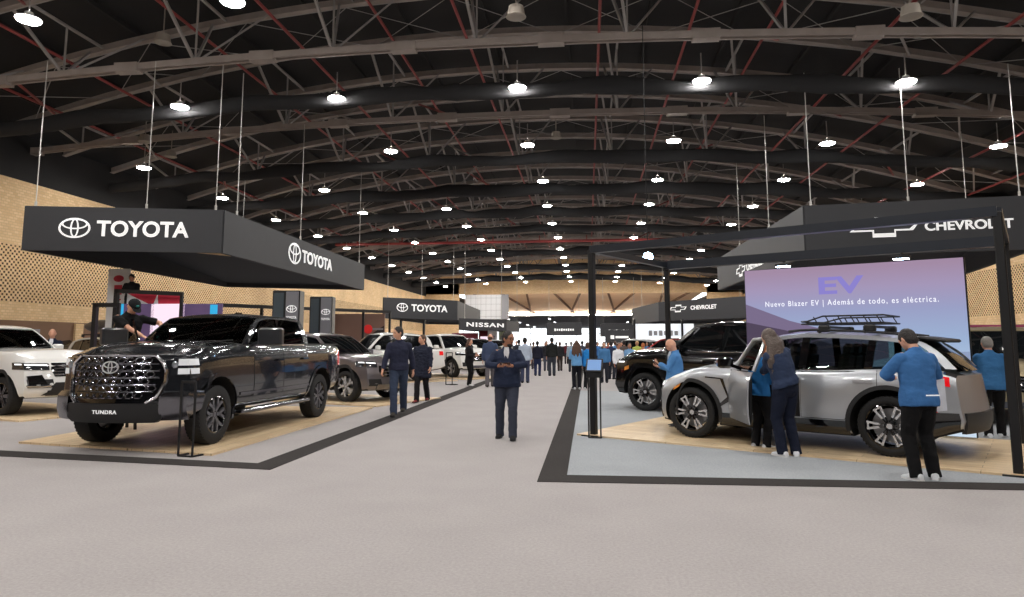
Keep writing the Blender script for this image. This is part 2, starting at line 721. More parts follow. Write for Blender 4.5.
ro, ri = G(537, 482), G(567, 475.5)
r2o, r2i = G(1024, 490.5), G(1024, 484)
dr = (r2o - ro)
r3o, r3i = ro + dr * 1.9, ri + (r2i - ri) * 2.0
slab_poly('booth_carpet', [(ri.x, ri.y), (r3i.x, r3i.y), (17, r3i.y), (17, 22), (ri.x, 22)], .004, M_carpetb,
          'blue grey booth carpet under the silver SUV, inside the dark border', 'carpet')
slab_poly('border_strip', [(ro.x, ro.y), (r3o.x, r3o.y), (r3i.x, r3i.y), (ri.x, ri.y), (ri.x, 60), (ro.x, 60)], .008, M_stripe,
          'dark carpet border around the right booth, running back along the aisle', 'carpet border')
lo, li = G(270, 470), G(257, 464)
l2o, l2i = G(0, 456.5), G(0, 451)
l3o, l3i = lo + (l2o - lo) * 2.2, li + (l2i - li) * 2.2
wl = .36
slab_poly('border_strip', [(lo.x, lo.y), (lo.x, 60), (lo.x - wl, 60), (li.x, li.y + .02), (l3i.x, l3i.y), (l3o.x, l3o.y)], .008, M_stripe,
          'dark carpet border around the left booths, passing in front of the grey pickup', 'carpet border')

# ------------------------------------------------------------------ roof trusses
TR_Y = [19.9 + 6.7 * k for k in range(-6, 12)]


def make_truss():
    root = thing('roof_truss', 'brown steel roof truss spanning the hall with arched top chords', 'roof truss', group='steel roof trusses across the hall')
    xs = [XL + (XR - XL) * i / 40 for i in range(41)]
    b = MB()
    for dy in (-.11, .11):
        for i in range(40):
            p, q = xs[i], xs[i + 1]
            b.bar((p, dy, zb_at(p)), (q, dy, zb_at(q)), .07, .20, up=(0, 0, 1))
    for i in range(0, 41, 4):
        b.box((xs[i], 0, zb_at(xs[i])), (.8, .34, .3))
    b.build('bottom_chord', M_steel, root, smooth=0)
    for sgn in (-1, 1):
        b = MB()
        for i in range(40):
            p, q = xs[i], xs[i + 1]
            b.bar((p, sgn * 1.75, zt_at(p)), (q, sgn * 1.75, zt_at(q)), .12, .24, up=(0, 0, 1))
            b.bar((p, sgn * 1.75, zt_at(p) - .13), (q, sgn * 1.75, zt_at(q) - .13), .26, .03, up=(0, 0, 1))
        b.build('top_chord', M_steel, root, smooth=0)
    for i in range(2, 39, 4):
        x = xs[i]
        b = MB()
        for sgn in (-1, 1):
            if zt_at(x) - zb_at(x) > .25:
                b.bar((x, 0, zb_at(x)), (x - .5, sgn * 1.75, zt_at(x - .5)), .08, .08)
                b.bar((x, 0, zb_at(x)), (x + 1.6, sgn * 1.75, zt_at(x + 1.6)), .06, .06) if sgn > 0 else None
        b.bar((x, -1.75, zt_at(x)), (x, 1.75, zt_at(x)), .08, .08)
        b.bar((x, 0, zb_at(x)), (x, 0, zt_at(x) + .05), .05, .05, up=(0, 1, 0))
        b.build('brace', M_steel2, root, smooth=0)
    return root


t0 = make_truss()
for i, y in enumerate(TR_Y):
    o = t0 if i == 0 else copy_tree(t0)
    o.location = (0, y, 0)

# long pipes and purlins running with the aisle
PX = [-21, -17.5, -13.4, -10.2, -7.2, -4.2, .55, 3.6, 6.4, 9.6, 13.0, 17.0, 20]
for k, x in enumerate(PX):
    b = MB()
    red = k % 2 == 0 or x in (.55, 3.6, -4.2)
    b.cyl((0, YB, 0), (0, YE, 0), .055, 8)
    o = b.build('sprinkler_pipe', M_red, smooth=40)
    o.location = (x, 0, min(zt_at(x) - .35, 12.9) - (.5 if k % 2 else 0))
    tag(o, 'thin red sprinkler pipe running lengthwise under the dark roof', 'pipe', 'red sprinkler pipes under the roof')
for k in range(15):
    x = -22 + k * 3.05
    b = MB()
    b.box((0, (YB + YE) / 2, 0), (.1, YE - YB, .16))
    o = b.build('roof_purlin', M_roof, smooth=0)
    o.location = (x, 0, zt_at(x) + .3)
    tag(o, 'dark purlin running lengthwise under the roof sheets', 'purlin', 'dark purlins under the roof')
# diagonal red and grey braces between neighbouring trusses
rb = random.Random(3)
br0 = None
for j, y in enumerate(TR_Y[5:13]):
    for k, x in enumerate((-19, -14.5, -9.5, -5.5, 4.5, 9, 14, 18)):
        sg = -1 if x < 0 else 1
        b = MB()
        x2 = x + sg * 2.6
        z1, z2 = zb_at(x) + .1, zt_at(x2) - .1
        b.bar((0, 0, 0), (x2 - x, 5.0, z2 - z1), .07, .07)
        o = b.build('brace_rod', M_red if (j + k) % 2 else M_steel2, smooth=0)
        o.location = (x, y, z1)
        tag(o, 'slanting %s brace rod between two roof trusses' % ('red' if (j + k) % 2 else 'grey'), 'brace', '%s brace rods between trusses' % ('red' if (j + k) % 2 else 'grey'))
# red cross pipe far down the hall
b = MB()
b.cyl((-22, 0, 0), (16, 0, 0), .12, 8)
for i in range(9):
    b.box((-20 + i * 4, 0, .25), (.08, .08, .5))
o = b.build('cross_pipe', M_red)
o.location = (0, 57.5, 10.1)
tag(o, 'red pipe crossing the whole hall far down the aisle', 'pipe')

# thin crossed rods between the trusses
for j, y in enumerate(TR_Y[5:15]):
    b = MB()
    n_ = 12
    xs_ = [XL + 1.5 + (XR - XL - 3) * i / n_ for i in range(n_ + 1)]
    for i in range(n_):
        a_, c_ = xs_[i], xs_[i + 1]
        za, zc_ = zt_at(a_) - .2, zt_at(c_) - .2
        b.cyl((a_, 1.75, za), (c_, 4.95, zc_), .016, 4)
        b.cyl((a_, 4.95, za), (c_, 1.75, zc_), .016, 4)
    for yy in (1.75, 4.95):
        b.tube([(x, yy, zt_at(x) - .2) for x in xs_], .016, 4)
    o = b.build('crossed_rods', M_steel2, smooth=0)
    o.location = (0, y, 0)
    tag(o, 'thin crossed tie rods under the roof sheets between two trusses', 'tie rods', 'crossed tie rods under the roof')

# rolled black drapes hung across the hall
for k, (y, zc, rad) in enumerate(((22.7, 10.15, .36), (31.4, 10.1, .36), (38.0, 10.1, .42), (44.7, 10.1, .4), (51.4, 10.1, .36), (64.8, 10.1, .4), (78, 10.1, .45), (91, 10.2, .5))):
    b = MB()
    pts, rr = [], []
    for i in range(93):
        x = XL + .2 + (XR - XL - .4) * i / 92
        nz = noise.noise(V((x * .45, k * 7.3, 0)))
        n2 = noise.noise(V((x * 1.7, k * 3.1, 5)))
        sag = -abs(math.sin((x + k) * PI / 6.0)) * .12
        pts.append((x, nz * .1, zb_at(x) - HB + sag + nz * .12))
        rr.append((rad * (.7 + .25 * n2), rad * (.78 + .30 * nz + .10 * n2)))
    # ring axes: first is y-ish, second z-ish
    b.tube(pts, rr, 12)
    dr_ = b.build('rolled_drape', M_drape, smooth=60)
    dr_.location = (0, y, zc + .15)
    tag(dr_, 'long rolled black drape hung across the hall under the roof trusses', 'drape', 'rolled black drapes under the roof')


# ------------------------------------------------------------------ lamps
def make_lamp():
    root = thing('high_bay_lamp', 'round white high bay lamp, lit, hanging under the roof trusses', 'ceiling lamp', group='lit high bay lamps')
    b = MB()
    M = Matrix.Rotation(-PI / 2, 3, 'X')
    b.lathe([(.03, -.20), (.10, -.18), (.13, -.09), (.29, -.03), (.31, 0), (.29, .012)], 20, M=M.to_4x4())
    b.build('housing', M_lamp_body, root)
    b = MB()
    b.lathe([(.29, .0), (.28, .04), (.15, .07), (.0, .075)], 20, M=M.to_4x4())
    b.build('lens', M_lens, root)
    b = MB()
    b.cyl((0, 0, .18), (0, 0, .95), .02, 6)
    b.build('hanger', M_steel2, root)
    return root


lamp0 = make_lamp()
first = True
LCOL = [-20.2, -14.4, -8.8, -2.4, 3.75, 10.1, 16.4]
for r in range(-5, 12):
    y = 22.2 + 6.7 * r
    for k, x in enumerate(LCOL):
        if r <= 3 and (r * 7 + k * 5) % 6 == 0 and r >= 0 and k != 3:
            continue
        if r < -1 and k in (0, 6):
            continue
        o = lamp0 if first else copy_tree(lamp0)
        first = False
        o.location = (x + rb.uniform(-.15, .15), y + rb.uniform(-.2, .2), zb_at(x) - .55)
# unlit round speakers
for px, py, y in ((516, 17, 17), (163, 43, 20), (911, 17, 17), (171, 157, 30), (556, 138, 31), (145, 142, 25)):
    p = AY(px, py, y)
    b = MB()
    M = Matrix.Rotation(-PI / 2, 3, 'X').to_4x4()
    b.lathe([(.0, -.28), (.2, -.28), (.24, -.02), (.27, 0), (.22, .02), (.0, .015)], 20, M=M)
    b.cyl((0, 0, .28), (0, 0, 1.3), .02, 6)
    o = b.build('ceiling_speaker', mat('speaker_grey', (150, 142, 132), rough=.7))
    o.location = p
    tag(o, 'unlit round grey speaker hanging under the roof', 'speaker', 'round speakers under the roof')

# linear lamps of the next hall
lin = None
for i in range(5):
    for j in range(7):
        b = MB()
        b.box((0, 0, 0), (.5, 7, .12))
        b.box((0, 0, -.08), (.36, 6.8, .06), m=1)
        if lin is None:
            lin = b.build('linear_lamp', [M_lamp_body, emis('linear_lens', (250, 250, 255), 9)], smooth=0)
            o = lin
        else:
            o = lin.copy()
            COL.objects.link(o)
        o.location = (-32 + j * 11, 150 + i * 30, 7.85)
        tag(o, 'long lit strip lamp under the dark ceiling of the next hall', 'strip lamp', 'strip lamps in the next hall')
b = MB()
b.box((0, 0, 0), (36, .3, .25))
b.box((0, -.17, .02), (36, .05, .2), m=1)
o = b.build('cove_or_fill_lamp', [M_lamp_body, emis('cove_or_fill_lens', (255, 240, 220), 150)], smooth=0)
o.location = (-1, 138.5, 7.15)
tag(o, 'long lit cove lamp along the lower edge of the boarded soffit', 'cove lamp')

b = MB()
b.box((0, 0, 0), (34, .2, .16))
b.box((0, .12, .0), (34, .04, .14), m=1)
o = b.build('cove_or_fill_lamp', [M_lamp_body, MATS['cove_or_fill_lens']], smooth=0)  # added fill light, hidden by the wall header, only to brighten the soffit
o.location = (-1, 101.0, 8.83)
tag(o, 'long fill light added unseen behind the end wall, brightening the boarded soffit', 'cove lamp')
# ------------------------------------------------------------------ hanging fascia signs
def plane_fn(o, ux, uz, nrm):
    return lambda u, v, d: o + ux * u + uz * v + nrm * d


def on_seg(px, A, B):
    """how far along A-B (metres) the sight line of a picture column crosses it"""
    d = ray(px, 300)
    ex, ey = B[0] - A[0], B[1] - A[1]
    L_ = math.hypot(ex, ey)
    ex, ey = ex / L_, ey / L_
    return (A[1] * d.x - A[0] * d.y) / (d.y * ex - d.x * ey)


def fascia_ring(name, label, cs, z0, z1, cables, inner=M_fascia_in):
    """four plan corners: front left, front right, rear right, rear left"""
    cx = sum(c[0] for c in cs) / 4
    cy = sum(c[1] for c in cs) / 4
    root = thing(name, label, 'hanging sign', (cx, cy, z0))
    h = z1 - z0
    q = [V((c[0] - cx, c[1] - cy, 0)) for c in cs]
    for k, nm in enumerate(('front_panel', 'side_panel', 'rear_panel', 'side_panel')):
        p, r = q[k], q[(k + 1) % 4]
        d = (r - p).normalized()
        b = MB()
        b.bar(p + V((0, 0, h / 2)) - d * .02, r + V((0, 0, h / 2)) + d * .02, .14, h)
        b.build(nm, M_fascia, root, smooth=0)
    b = MB()
    up = V((0, 0, h * .8))
    for t in (.33, .66):
        b.bar(q[0].lerp(q[1], t) + up, q[3].lerp(q[2], t) + up, .08, .08)
    b.bar(q[0].lerp(q[3], .5) + up, q[1].lerp(q[2], .5) + up, .08, .08)
    b.build('inner_frame', M_paintblack, root, smooth=0)
    b = MB()
    lo_, hi_ = V((0, 0, .2)), V((0, 0, h * .9))
    c0 = (q[0] + q[1] + q[2] + q[3]) / 4
    b.add([q[3] + lo_, q[2] + lo_, c0 + hi_, q[0] + hi_, q[1] + hi_], [(0, 2, 1), (0, 3, 2), (2, 4, 1), (3, 4, 2)])
    b.build('cloth_ceiling', inner, root, smooth=0)
    for k, t in cables:
        p = q[k].lerp(q[(k + 1) % 4], t)
        b = MB()
        b.cyl(p + V((0, 0, h)), p + V((0, 0, zb_at(p.x + cx) - z0)), .016, 6)
        b.cyl(p + V((0, 0, h)), p + V((0, 0, h + .15)), .04, 6)
        b.build('suspension_cable', M_cable, root)
    return root, V((cx, cy, z0))


def panel_text(root, o0, A, B, body, pa, pb, z, hgt, bold=.025, spacing=1.0, off=.09):
    """lettering between two picture columns on the outer side of panel A-B"""
    sa, sb_ = on_seg(pa, A, B), on_seg(pb, A, B)
    d = V((B[0] - A[0], B[1] - A[1], 0)).normalized()
    n = V((d.y, -d.x, 0))
    p = V((A[0], A[1], 0)) + d * (sa + sb_) / 2 + n * off - V((o0.x, o0.y, 0))
    p.z = z
    return text_obj(body, root, p, math.atan2(d.y, d.x), M_white, width=abs(sb_ - sa), height=hgt, bold=bold, spacing=spacing)


def panel_mark(root, o0, A, B, kind, pc, w, z, hgt=None, off=.08):
    sa = on_seg(pc, A, B)
    d = V((B[0] - A[0], B[1] - A[1], 0)).normalized()
    n = V((d.y, -d.x, 0))
    p = V((A[0], A[1], 0)) + d * sa + n * off - V((o0.x, o0.y, 0))
    p.z = z
    b = MB()
    fn = plane_fn(V((0, 0, 0)), d, V((0, 0, 1)), n)
    if kind == 'oval':
        three_oval(b, fn, w)
    else:
        out, inn = bowtie_pts(w, hgt), bowtie_pts(w * .88, hgt * .62)
        rows = [[fn(out[i][0], out[i][1], 0), fn(out[i][0], out[i][1], .02), fn(inn[i][0], inn[i][1], .02), fn(inn[i][0], inn[i][1], 0)] for i in range(len(out))]
        rows.append(rows[0])
        b.grid(rows, closed=True)
    o = b.build('emblem', M_white, root, smooth=0)
    o.location = p
    return o


A_, B_, C_, D_ = (-17.0, 18.8), (-11.4, 20.1), (-11.9, 35.2), (-18.1, 32.5)
R1, o1 = fascia_ring('hanging_sign', 'big charcoal ring sign with white lettering hung above the grey pickup booth', (A_, B_, C_, D_), 4.3, 5.66,
                     [(0, .04), (0, .60), (0, .96), (1, .06), (1, .42), (1, .95), (2, .9)])
panel_text(R1, o1, A_, B_, 'TOYOTA', 93, 186, .70, .50)
panel_mark(R1, o1, A_, B_, 'oval', 70.5, .46, .70)
panel_text(R1, o1, B_, C_, 'TOYOTA', 298.5, 329, .72, .52)
panel_mark(R1, o1, B_, C_, 'oval', 291, .62, .72)
b = MB()
c_ = V((B_[0], B_[1], 4.3)) - o1
b.add([c_ + V(p) for p in ((-.95, -.1, .02), (-.08, .1, .02), (-.10, 1.1, .02), (-.95, -.1, .05), (-.08, .1, .05), (-.10, 1.1, .05))],
      [(0, 1, 2), (3, 5, 4), (0, 3, 4, 1), (1, 4, 5, 2), (2, 5, 3, 0)])
b.build('corner_plate', M_brick, R1, smooth=0)
A_, B_, C_, D_ = (-17.2, 56.4), (-11.9, 61.6), (-12.7, 80.0), (-17.9, 76.0)
R2, o2 = fascia_ring('hanging_sign', 'charcoal ring sign with white lettering farther down the left side, above the white SUVs', (A_, B_, C_, D_), 3.6, 5.35,
                     [(0, .05), (0, .5), (0, .95), (1, .9)])
panel_text(R2, o2, A_, B_, 'TOYOTA', 411, 447, .95, .62)
panel_mark(R2, o2, A_, B_, 'oval', 402, .55, .95)
A_, B_, C_, D_ = (-10.9, 57.8), (-7.55, 63.1), (-7.0, 69.0), (-11.0, 66.0)
R3, o3 = fascia_ring('hanging_sign', 'low charcoal sign with wide spaced white lettering beyond the farther ring sign on the left', (A_, B_, C_, D_), 2.6, 3.6,
                     [(0, .1), (0, .9), (1, .9)])
panel_text(R3, o3, A_, B_, 'NISSAN', 466, 503, .50, .38, spacing=1.15)
for (x0, x1, y0, z0, z1, lab) in ((-5.5, -.8, 92, 2.5, 4.2, 'small dark sign above the far end of the left aisle stands'),
                                    (1.6, 6.4, 90, 2.3, 4.0, 'small dark sign above the crowd on the right of the aisle, far back')):
    b = MB()
    b.rbox((0, 0, (z1 - z0) / 2), (x1 - x0, .5, z1 - z0), .03)
    o = thing('hanging_sign', lab, 'hanging sign', ((x0 + x1) / 2, y0, z0))
    b.build('sign_panel', M_fascia, o, smooth=0)
    b = MB()
    for k in range(9):
        b.box((-1.2 + k * .3, -.27, .75), (.2, .03, .26 if k % 3 else .34))
    b.build('lettering', M_white, o, smooth=0)
    b = MB()
    for x in (-2, 2):
        b.cyl((x, 0, z1 - z0), (x, 0, 10 - z0), .02, 5)
    b.build('suspension_cable', M_cable, o)

A_, B_, C_, D_ = (7.1, 22.9), (13.4, 22.0), (16.9, 35.5), (7.0, 37.3)
R4, o4 = fascia_ring('hanging_sign', 'big charcoal ring sign with white cross emblem hung behind the purple screen booth', (A_, B_, C_, D_), 4.3, 5.95,
                     [(0, .03), (0, .48), (0, .96), (3, .35), (3, .7), (1, .5)])
panel_mark(R4, o4, A_, B_, 'tie', 889, .98, .84, hgt=.32)
panel_text(R4, o4, A_, B_, 'CHEVROLET', 929, 1019, .82, .30)
panel_text(R4, o4, D_, A_, 'CHEVROLET', 750, 768, .50, .36)
panel_mark(R4, o4, D_, A_, 'tie', 744, .9, .50, hgt=.30)
A_, B_, C_, D_ = (7.2, 70.3), (14.2, 61.7), (16, 78), (5.4, 84)
R5, o5 = fascia_ring('hanging_sign', 'charcoal ring sign with pale side and white emblem above the black SUV, far back', (A_, B_, C_, D_), 3.7, 5.6,
                     [(0, .05), (0, .9), (3, .4)])
panel_mark(R5, o5, A_, B_, 'tie', 678.5, 1.1, 1.15, hgt=.36)
panel_text(R5, o5, A_, B_, 'CHEVROLET', 691, 717, 1.15, .40)

# pale blank board on the end wall
b = MB()
b.rbox((0, 0, 0), (5.4, .5, 3.6), .05)
b.box((3.2, 0, 0), (1.0, .9, 3.6), m=1)
for i in range(8):
    b.box((-2.6 + i * .75, -.27, 0), (.03, .03, 3.4), m=1)
for i in range(4):
    b.box((0, -.27, -1.4 + i * .9), (6, .03, .03), m=1)
o = b.build('white_board', [M_whitep, M_gray], smooth=0)
o.location = (-15.2, 99.4, 6.75)
tag(o, 'tall white gridded board on the end wall above the spaced lettering sign', 'board')

# ------------------------------------------------------------------ frame around the silver SUV
fl, fr = G(594, 436), G(1019, 476)
ax = (fr - fl).normalized()
ay = V((-ax.y, ax.x, 0))
DEPTH, FH = 2.95, 3.05
bl, brr = fl + ay * DEPTH, fr + ay * DEPTH
ang = math.atan2(ax.y, ax.x)
LEN = (fr - fl).length
FRM = thing('display_frame', 'black metal portal frame standing around the silver SUV', 'display frame', fl, ang)


def post(x, y, w=.13):
    b = MB()
    b.rbox((x, y, FH / 2), (w, w, FH), .012)
    b.box((x, y, .012), (.3, .3, .024))
    b.build('post', M_paintblack, FRM, smooth=0)


post(0, 0, .1)
post(LEN, 0, .1)
post(0, DEPTH, .09)
post(LEN, DEPTH, .09)
for p, q, w_, hh in (((0, 0, FH), (LEN, 0, FH), .12, .12), ((0, DEPTH, FH), (LEN, DEPTH, FH), .16, .16), ((0, 0, FH), (0, DEPTH, FH), .1, .1), ((LEN, 0, FH), (LEN, DEPTH, FH), .1, .1)):
    b = MB()
    b.bar(p, q, w_, hh)
    b.build('beam', mat('frame_beam', (40, 44, 52), rough=.35, metal=.3), FRM, smooth=0)

# deck under the silver SUV
mp = [(-.25, -.12), (LEN + .8, -.12), (LEN + .8, DEPTH + .3), (-.25, DEPTH + .3)]
b = MB()
b.prism(mp, lambda u, v, d: V((u, v, d)), .03, 0)
o = b.build('wood_deck', M_wood, smooth=0)
o.location = fl
o.rotation_euler = (0, 0, ang)
tag(o, 'pale oak display deck under the silver SUV', 'deck')

# LED screen at the back of that frame
def on_back(px, py=300):
    d = ray(px, py)
    d = V((d.x, d.y, 0))
    # EYE + d t = bl + ax s
    den = d.x * ax.y - d.y * ax.x
    s_ = (d.x * (-(bl.y)) - d.y * (-(bl.x))) / den
    s_ = (bl.y * d.x - bl.x * d.y) / (d.y * ax.x - d.x * ax.y)
    return s_


s0, s1 = on_back(745.5), on_back(966)
SW, SH = s1 - s0, 2.78
scr = thing('led_screen', 'large purple and blue LED screen behind the silver SUV', 'screen', bl + ax * ((s0 + s1) / 2) + ay * .02, ang)
b = MB()
b.rbox((0, .06, SH / 2 + .06), (SW + .04, .1, SH + .02), .01)
b.build('housing', M_paintblack, scr, smooth=0)
ms = bpy.data.materials.new('screen_picture')
ms.use_nodes = True
nt = ms.node_tree
nt.nodes.clear()
out = N(nt, 'ShaderNodeOutputMaterial')
em = N(nt, 'ShaderNodeEmission')
tc = N(nt, 'ShaderNodeTexCoord')
sx = N(nt, 'ShaderNodeSeparateXYZ')
nt.links.new(tc.outputs['Object'], sx.inputs[0])
cr = N(nt, 'ShaderNodeValToRGB')
tt = math_node(nt, 'DIVIDE', sx.outputs['Z'], SH)
nt.links.new(tt, cr.inputs[0])
el = cr.color_ramp.elements
el[0].position, el[0].color = .0, srgb(210, 225, 240)
el[1].position, el[1].color = 1.0, srgb(166, 142, 168)
for p_, c_ in ((.35, (186, 208, 232)), (.56, (160, 182, 216)), (.74, (158, 164, 202)), (.88, (168, 154, 188))):
    e_ = el.new(p_)
    e_.color = srgb(*c_)
nt.links.new(cr.outputs[0], em.inputs[0])
em.inputs[1].default_value = .95
nt.links.new(em.outputs[0], out.inputs[0])
b = MB()
b.box((0, 0, SH / 2 + .06), (SW, .02, SH))
b.build('picture', ms, scr, smooth=0)
b = MB()
hw_ = SW / 2
zt_ = lambda f_: .06 + SH * f_
for poly, mi in (([(-hw_, zt_(.775)), (-hw_ * .55, zt_(.66)), (-hw_ * .15, zt_(.59)), (hw_ * .35, zt_(.54)), (hw_ * .35, zt_(.22)), (-hw_, zt_(.22))], 0),
                 ([(-hw_, zt_(.655)), (-hw_ * .6, zt_(.60)), (-hw_ * .1, zt_(.50)), (hw_ * .2, zt_(.46)), (hw_ * .2, zt_(.05)), (-hw_, zt_(.05))], 1),
                 ([(hw_ * .1, zt_(.40)), (hw_ * .6, zt_(.46)), (hw_, zt_(.47)), (hw_, zt_(.05)), (hw_ * .1, zt_(.05))], 2)):
    b.prism(poly, lambda u, v, d, k=mi: V((u, -.012 - .002 * k + d, v)), -.002, .0, m=mi)
b.build('hills', [emis('hill_a', (132, 118, 150), .85), emis('hill_b', (92, 80, 102), .8), emis('hill_c', (150, 165, 200), .9)], scr, smooth=0)
text_obj('EV', scr, (-.02 * SW, -.02, zt_(.875)), 0, emis('ev_letters', (146, 136, 214), .92), width=SW * .21, height=.30, bold=.03, extrude=.002)
text_obj('Nuevo Blazer EV | Además de todo, es eléctrica.', scr, (0, -.02, zt_(.765)), 0, emis('caption_letters', (245, 246, 255), 1.1), width=SW * .79, height=.125, bold=.006, extrude=.002, spacing=1.25, name='lettering')

# spot lamps on the rear beam
for px, lab in ((787, 'small lit spot lamp on the beam above the left half of the purple screen'), (905, 'small lit spot lamp on the beam above the right half of the purple screen')):
    s_ = on_back(px)
    root = thing('spot_lamp', lab, 'spot lamp', bl + ax * s_ + V((0, 0, FH - .16)) - ay * .14, ang)
    b = MB()
    b.rbox((0, 0, 0), (.26, .14, .05), .01)
    b.bar((0, .02, .02), (0, .14, .12), .03, .03)
    b.build('housing', M_paintblack, root, smooth=0)
    b = MB()
    b.box((0, 0, -.03), (.22, .10, .012))
    b.build('lens', emis('cool_spot_lens', (200, 225, 255), 60), root, smooth=0)

# bright round flood lamp over the black SUV booth
p = AY(648, 257, 19)
root = thing('flood_lamp', 'very bright bluish flood lamp hanging above the black SUV', 'flood lamp', p)
b = MB()
b.lathe([(.0, .2), (.10, .18), (.15, 0), (.13, -.01)], 20)
b.cyl((0, .06, .05), (0, .06, zb_at(p.x) - p.z), .012, 5)
b.build('housing', M_paintblack, root)
b = MB()
b.lathe([(.135, -.005), (.1, -.02), (0, -.025)], 20)
b.build('lens', emis('flood_lens', (190, 225, 255), 60), root)

# ------------------------------------------------------------------ decks under the other cars
def deck_at(pts, label, rz=PI / 2):
    return slab_poly('wood_deck', pts, .03, M_wood, label, 'deck', rz=rz)


a = G(212, 456)
deck_at([(a.x, a.y), (a.x + .05, 15.6), (a.x - 3.5, 15.6), (a.x - 3.5, a.y + .75)], 'pale oak display deck under the dark grey pickup')

# ------------------------------------------------------------------ information stands
def kiosk(foot, rz, label, w=.2, screen=True, hgt=1.02):
    root = thing('information_stand', label, 'stand', foot, rz)
    for x in (-w / 2, w / 2):
        b = MB()
        b.bar((x, 0, .01), (x, 0, hgt), .022, .022)
        b.build('leg', M_paintblack, root, smooth=0)
    b = MB()
    b.bar((-w / 2, 0, .012), (-w / 2, .3, .012), .03, .02)
    b.bar((w / 2, 0, .012), (w / 2, .3, .012), .03, .02)
    b.bar((-w / 2, .3, .012), (w / 2, .3, .012), .03, .02)
    b.bar((-w / 2, 0, .012), (w / 2, 0, .012), .03, .02)
    b.build('base', M_paintblack, root, smooth=0)
    R = Matrix.Rotation(math.radians(52), 3, 'X')
    if screen:
        b = MB()
        b.rbox((0, .05, hgt + .0), (w + .06, .16, .14), .01)
        b.rbox((0, .04, hgt + .12), (w + .08, .26, .03), .008, R)
        hd = b.build('head', M_paintblack, root, smooth=0)
        b = MB()
        c = V((0, .04, hgt + .12)) + R @ V((0, 0, .017))
        b.box(c, (w + .03, .2, .004), R)
        b.build('screen', emis('tablet_picture', (140, 175, 225), .9), hd, smooth=0)
    else:
        b = MB()
        b.bar((-w / 2, 0, hgt), (w / 2, 0, hgt), .03, .03)
        b.build('head', M_paintblack, root, smooth=0)
    return root


kiosk(G(595, 438.5), math.radians(-8), 'black two legged tablet stand with lit blue screen beside the frame post', w=.19)
kiosk(G(185, 457), math.radians(-14), 'thin black two legged stand in front of the dark grey pickup', w=.24, screen=False, hgt=.98)
kiosk(G(449, 385), math.radians(-30), 'thin black stand beside the front wheel of the white SUV far back', w=.3, screen=False, hgt=1.15)

# ------------------------------------------------------------------ totems
def totem(px, py_top, y, label):
    p = AY(px, py_top, y)
    root = thing('brand_totem', label, 'totem', (p.x, p.y, 0), math.radians(8))
    H_ = p.z
    b = MB()
    b.rbox((0, 0, H_ / 2), (.80, .5, H_), .02)
    b.build('body', M_paintblack, root, smooth=0)
    b = MB()
    b.rbox((-.21, -.26, H_ / 2 + .05), (.30, .03, H_ - .25), .005)
    b.rbox((.19, -.28, H_ / 2 + .02), (.36, .08, H_ - .12), .01, m=1)
    b.build('face_panel', [mat('totem_glass', (70, 78, 84), rough=.2), mat('totem_grey', (112, 112, 118), rough=.4)], root, smooth=0)
    b = MB()
    three_oval(b, plane_fn(V((.19, -.325, H_ - .55)), V((1, 0, 0)), V((0, 0, 1)), V((0, -1, 0))), .155)
    b.build('emblem', M_white, root)
    text_obj('TOYOTA', root, (.19, -.328, H_ - .8), 0, M_white, width=.30, height=.08, bold=.02, extrude=.004)
    return root


totem(289, 291, 19.5, 'tall black totem with grey face and white emblem, nearer one behind the pickup bed')
totem(323, 297, 23.6, 'tall black totem with grey face and white emblem, farther one above the grey SUV')

# ------------------------------------------------------------------ upper deck stand behind the pickup
def at_plane(px0, py0, px1, py1, y):
    a, c = AY(px0, py0, y), AY(px1, py1, y)
    return a, c


def flat_panel(name, label, cat, px0, py0, px1, py1, y, m, th=.08, z_low=None, group=None, extra=None):
    a, c = at_plane(px0, py0, px1, py1, y)
    z0 = z_low if z_low is not None else c.z
    root = thing(name, label, cat, ((a.x + c.x) / 2, y, z0), group=group)
    b = MB()
    w_, h_ = c.x - a.x, a.z - z0
    b.rbox((0, 0, h_ / 2), (w_, th, h_), .01)
    b.build('board', m, root, smooth=0)
    return root, w_, h_


M_purple = mat('purple_print', (92, 72, 112), rough=.6, vary=.3, vscale=1.5, emit=(92, 72, 112), estr=.15)
M_cyan = emis('cyan_light', (60, 175, 225), 1.0)
M_redp = mat('red_print', (188, 36, 62), rough=.6, vary=.2, vscale=3)
M_pink = emis('white_screen', (250, 225, 240), 1.1)
st = thing('stand_platform', 'black framed two level stand behind the grey pickup with room on top', 'platform', (0, 0, 0))
pA, pB = AY(118, 306, 20.2), AY(262, 306, 20.2)
st.location = ((pA.x + pB.x) / 2, 21.4, 0)
hwp = (pB.x - pA.x) / 2
b = MB()
b.rbox((0, 0, 1.98), (hwp * 2, 2.4, .14), .02)
b.build('deck', M_paintblack, st, smooth=0)
for x in (-hwp + .1, -.6, hwp - .1):
    for y in (-1.1, 1.1):
        b = MB()
        b.bar((x, y, 0), (x, y, 1.95), .12, .12)
        b.build('post', M_paintblack, st, smooth=0)
b = MB()
b.rbox((0, 1.1, 1.0), (hwp * 2 - .3, .08, 1.9), .01)
b.build('rear_wall', M_purple, st, smooth=0)
fp, w_, h_ = flat_panel('graphic_panel', 'purple graphic panel with cyan edge behind the man in the black cap', 'panel', 118, 304, 152, 360, 20.0, M_purple, z_low=.0)
b = MB()
b.box((-w_ / 2 + .12, -.06, h_ / 2), (.22, .04, h_))
b.build('edge_light', M_cyan, fp, smooth=0)
fp, w_, h_ = flat_panel('graphic_panel', 'bright white and red screen panel seen through the pickup windshield', 'panel', 152, 304, 183, 360, 20.0, M_pink, z_low=.0)
b = MB()
for k in range(5):
    b.box((-.25 + .1 * k, -.05, h_ * (.62 + .03 * (k % 3))), (.1, .02, .3))
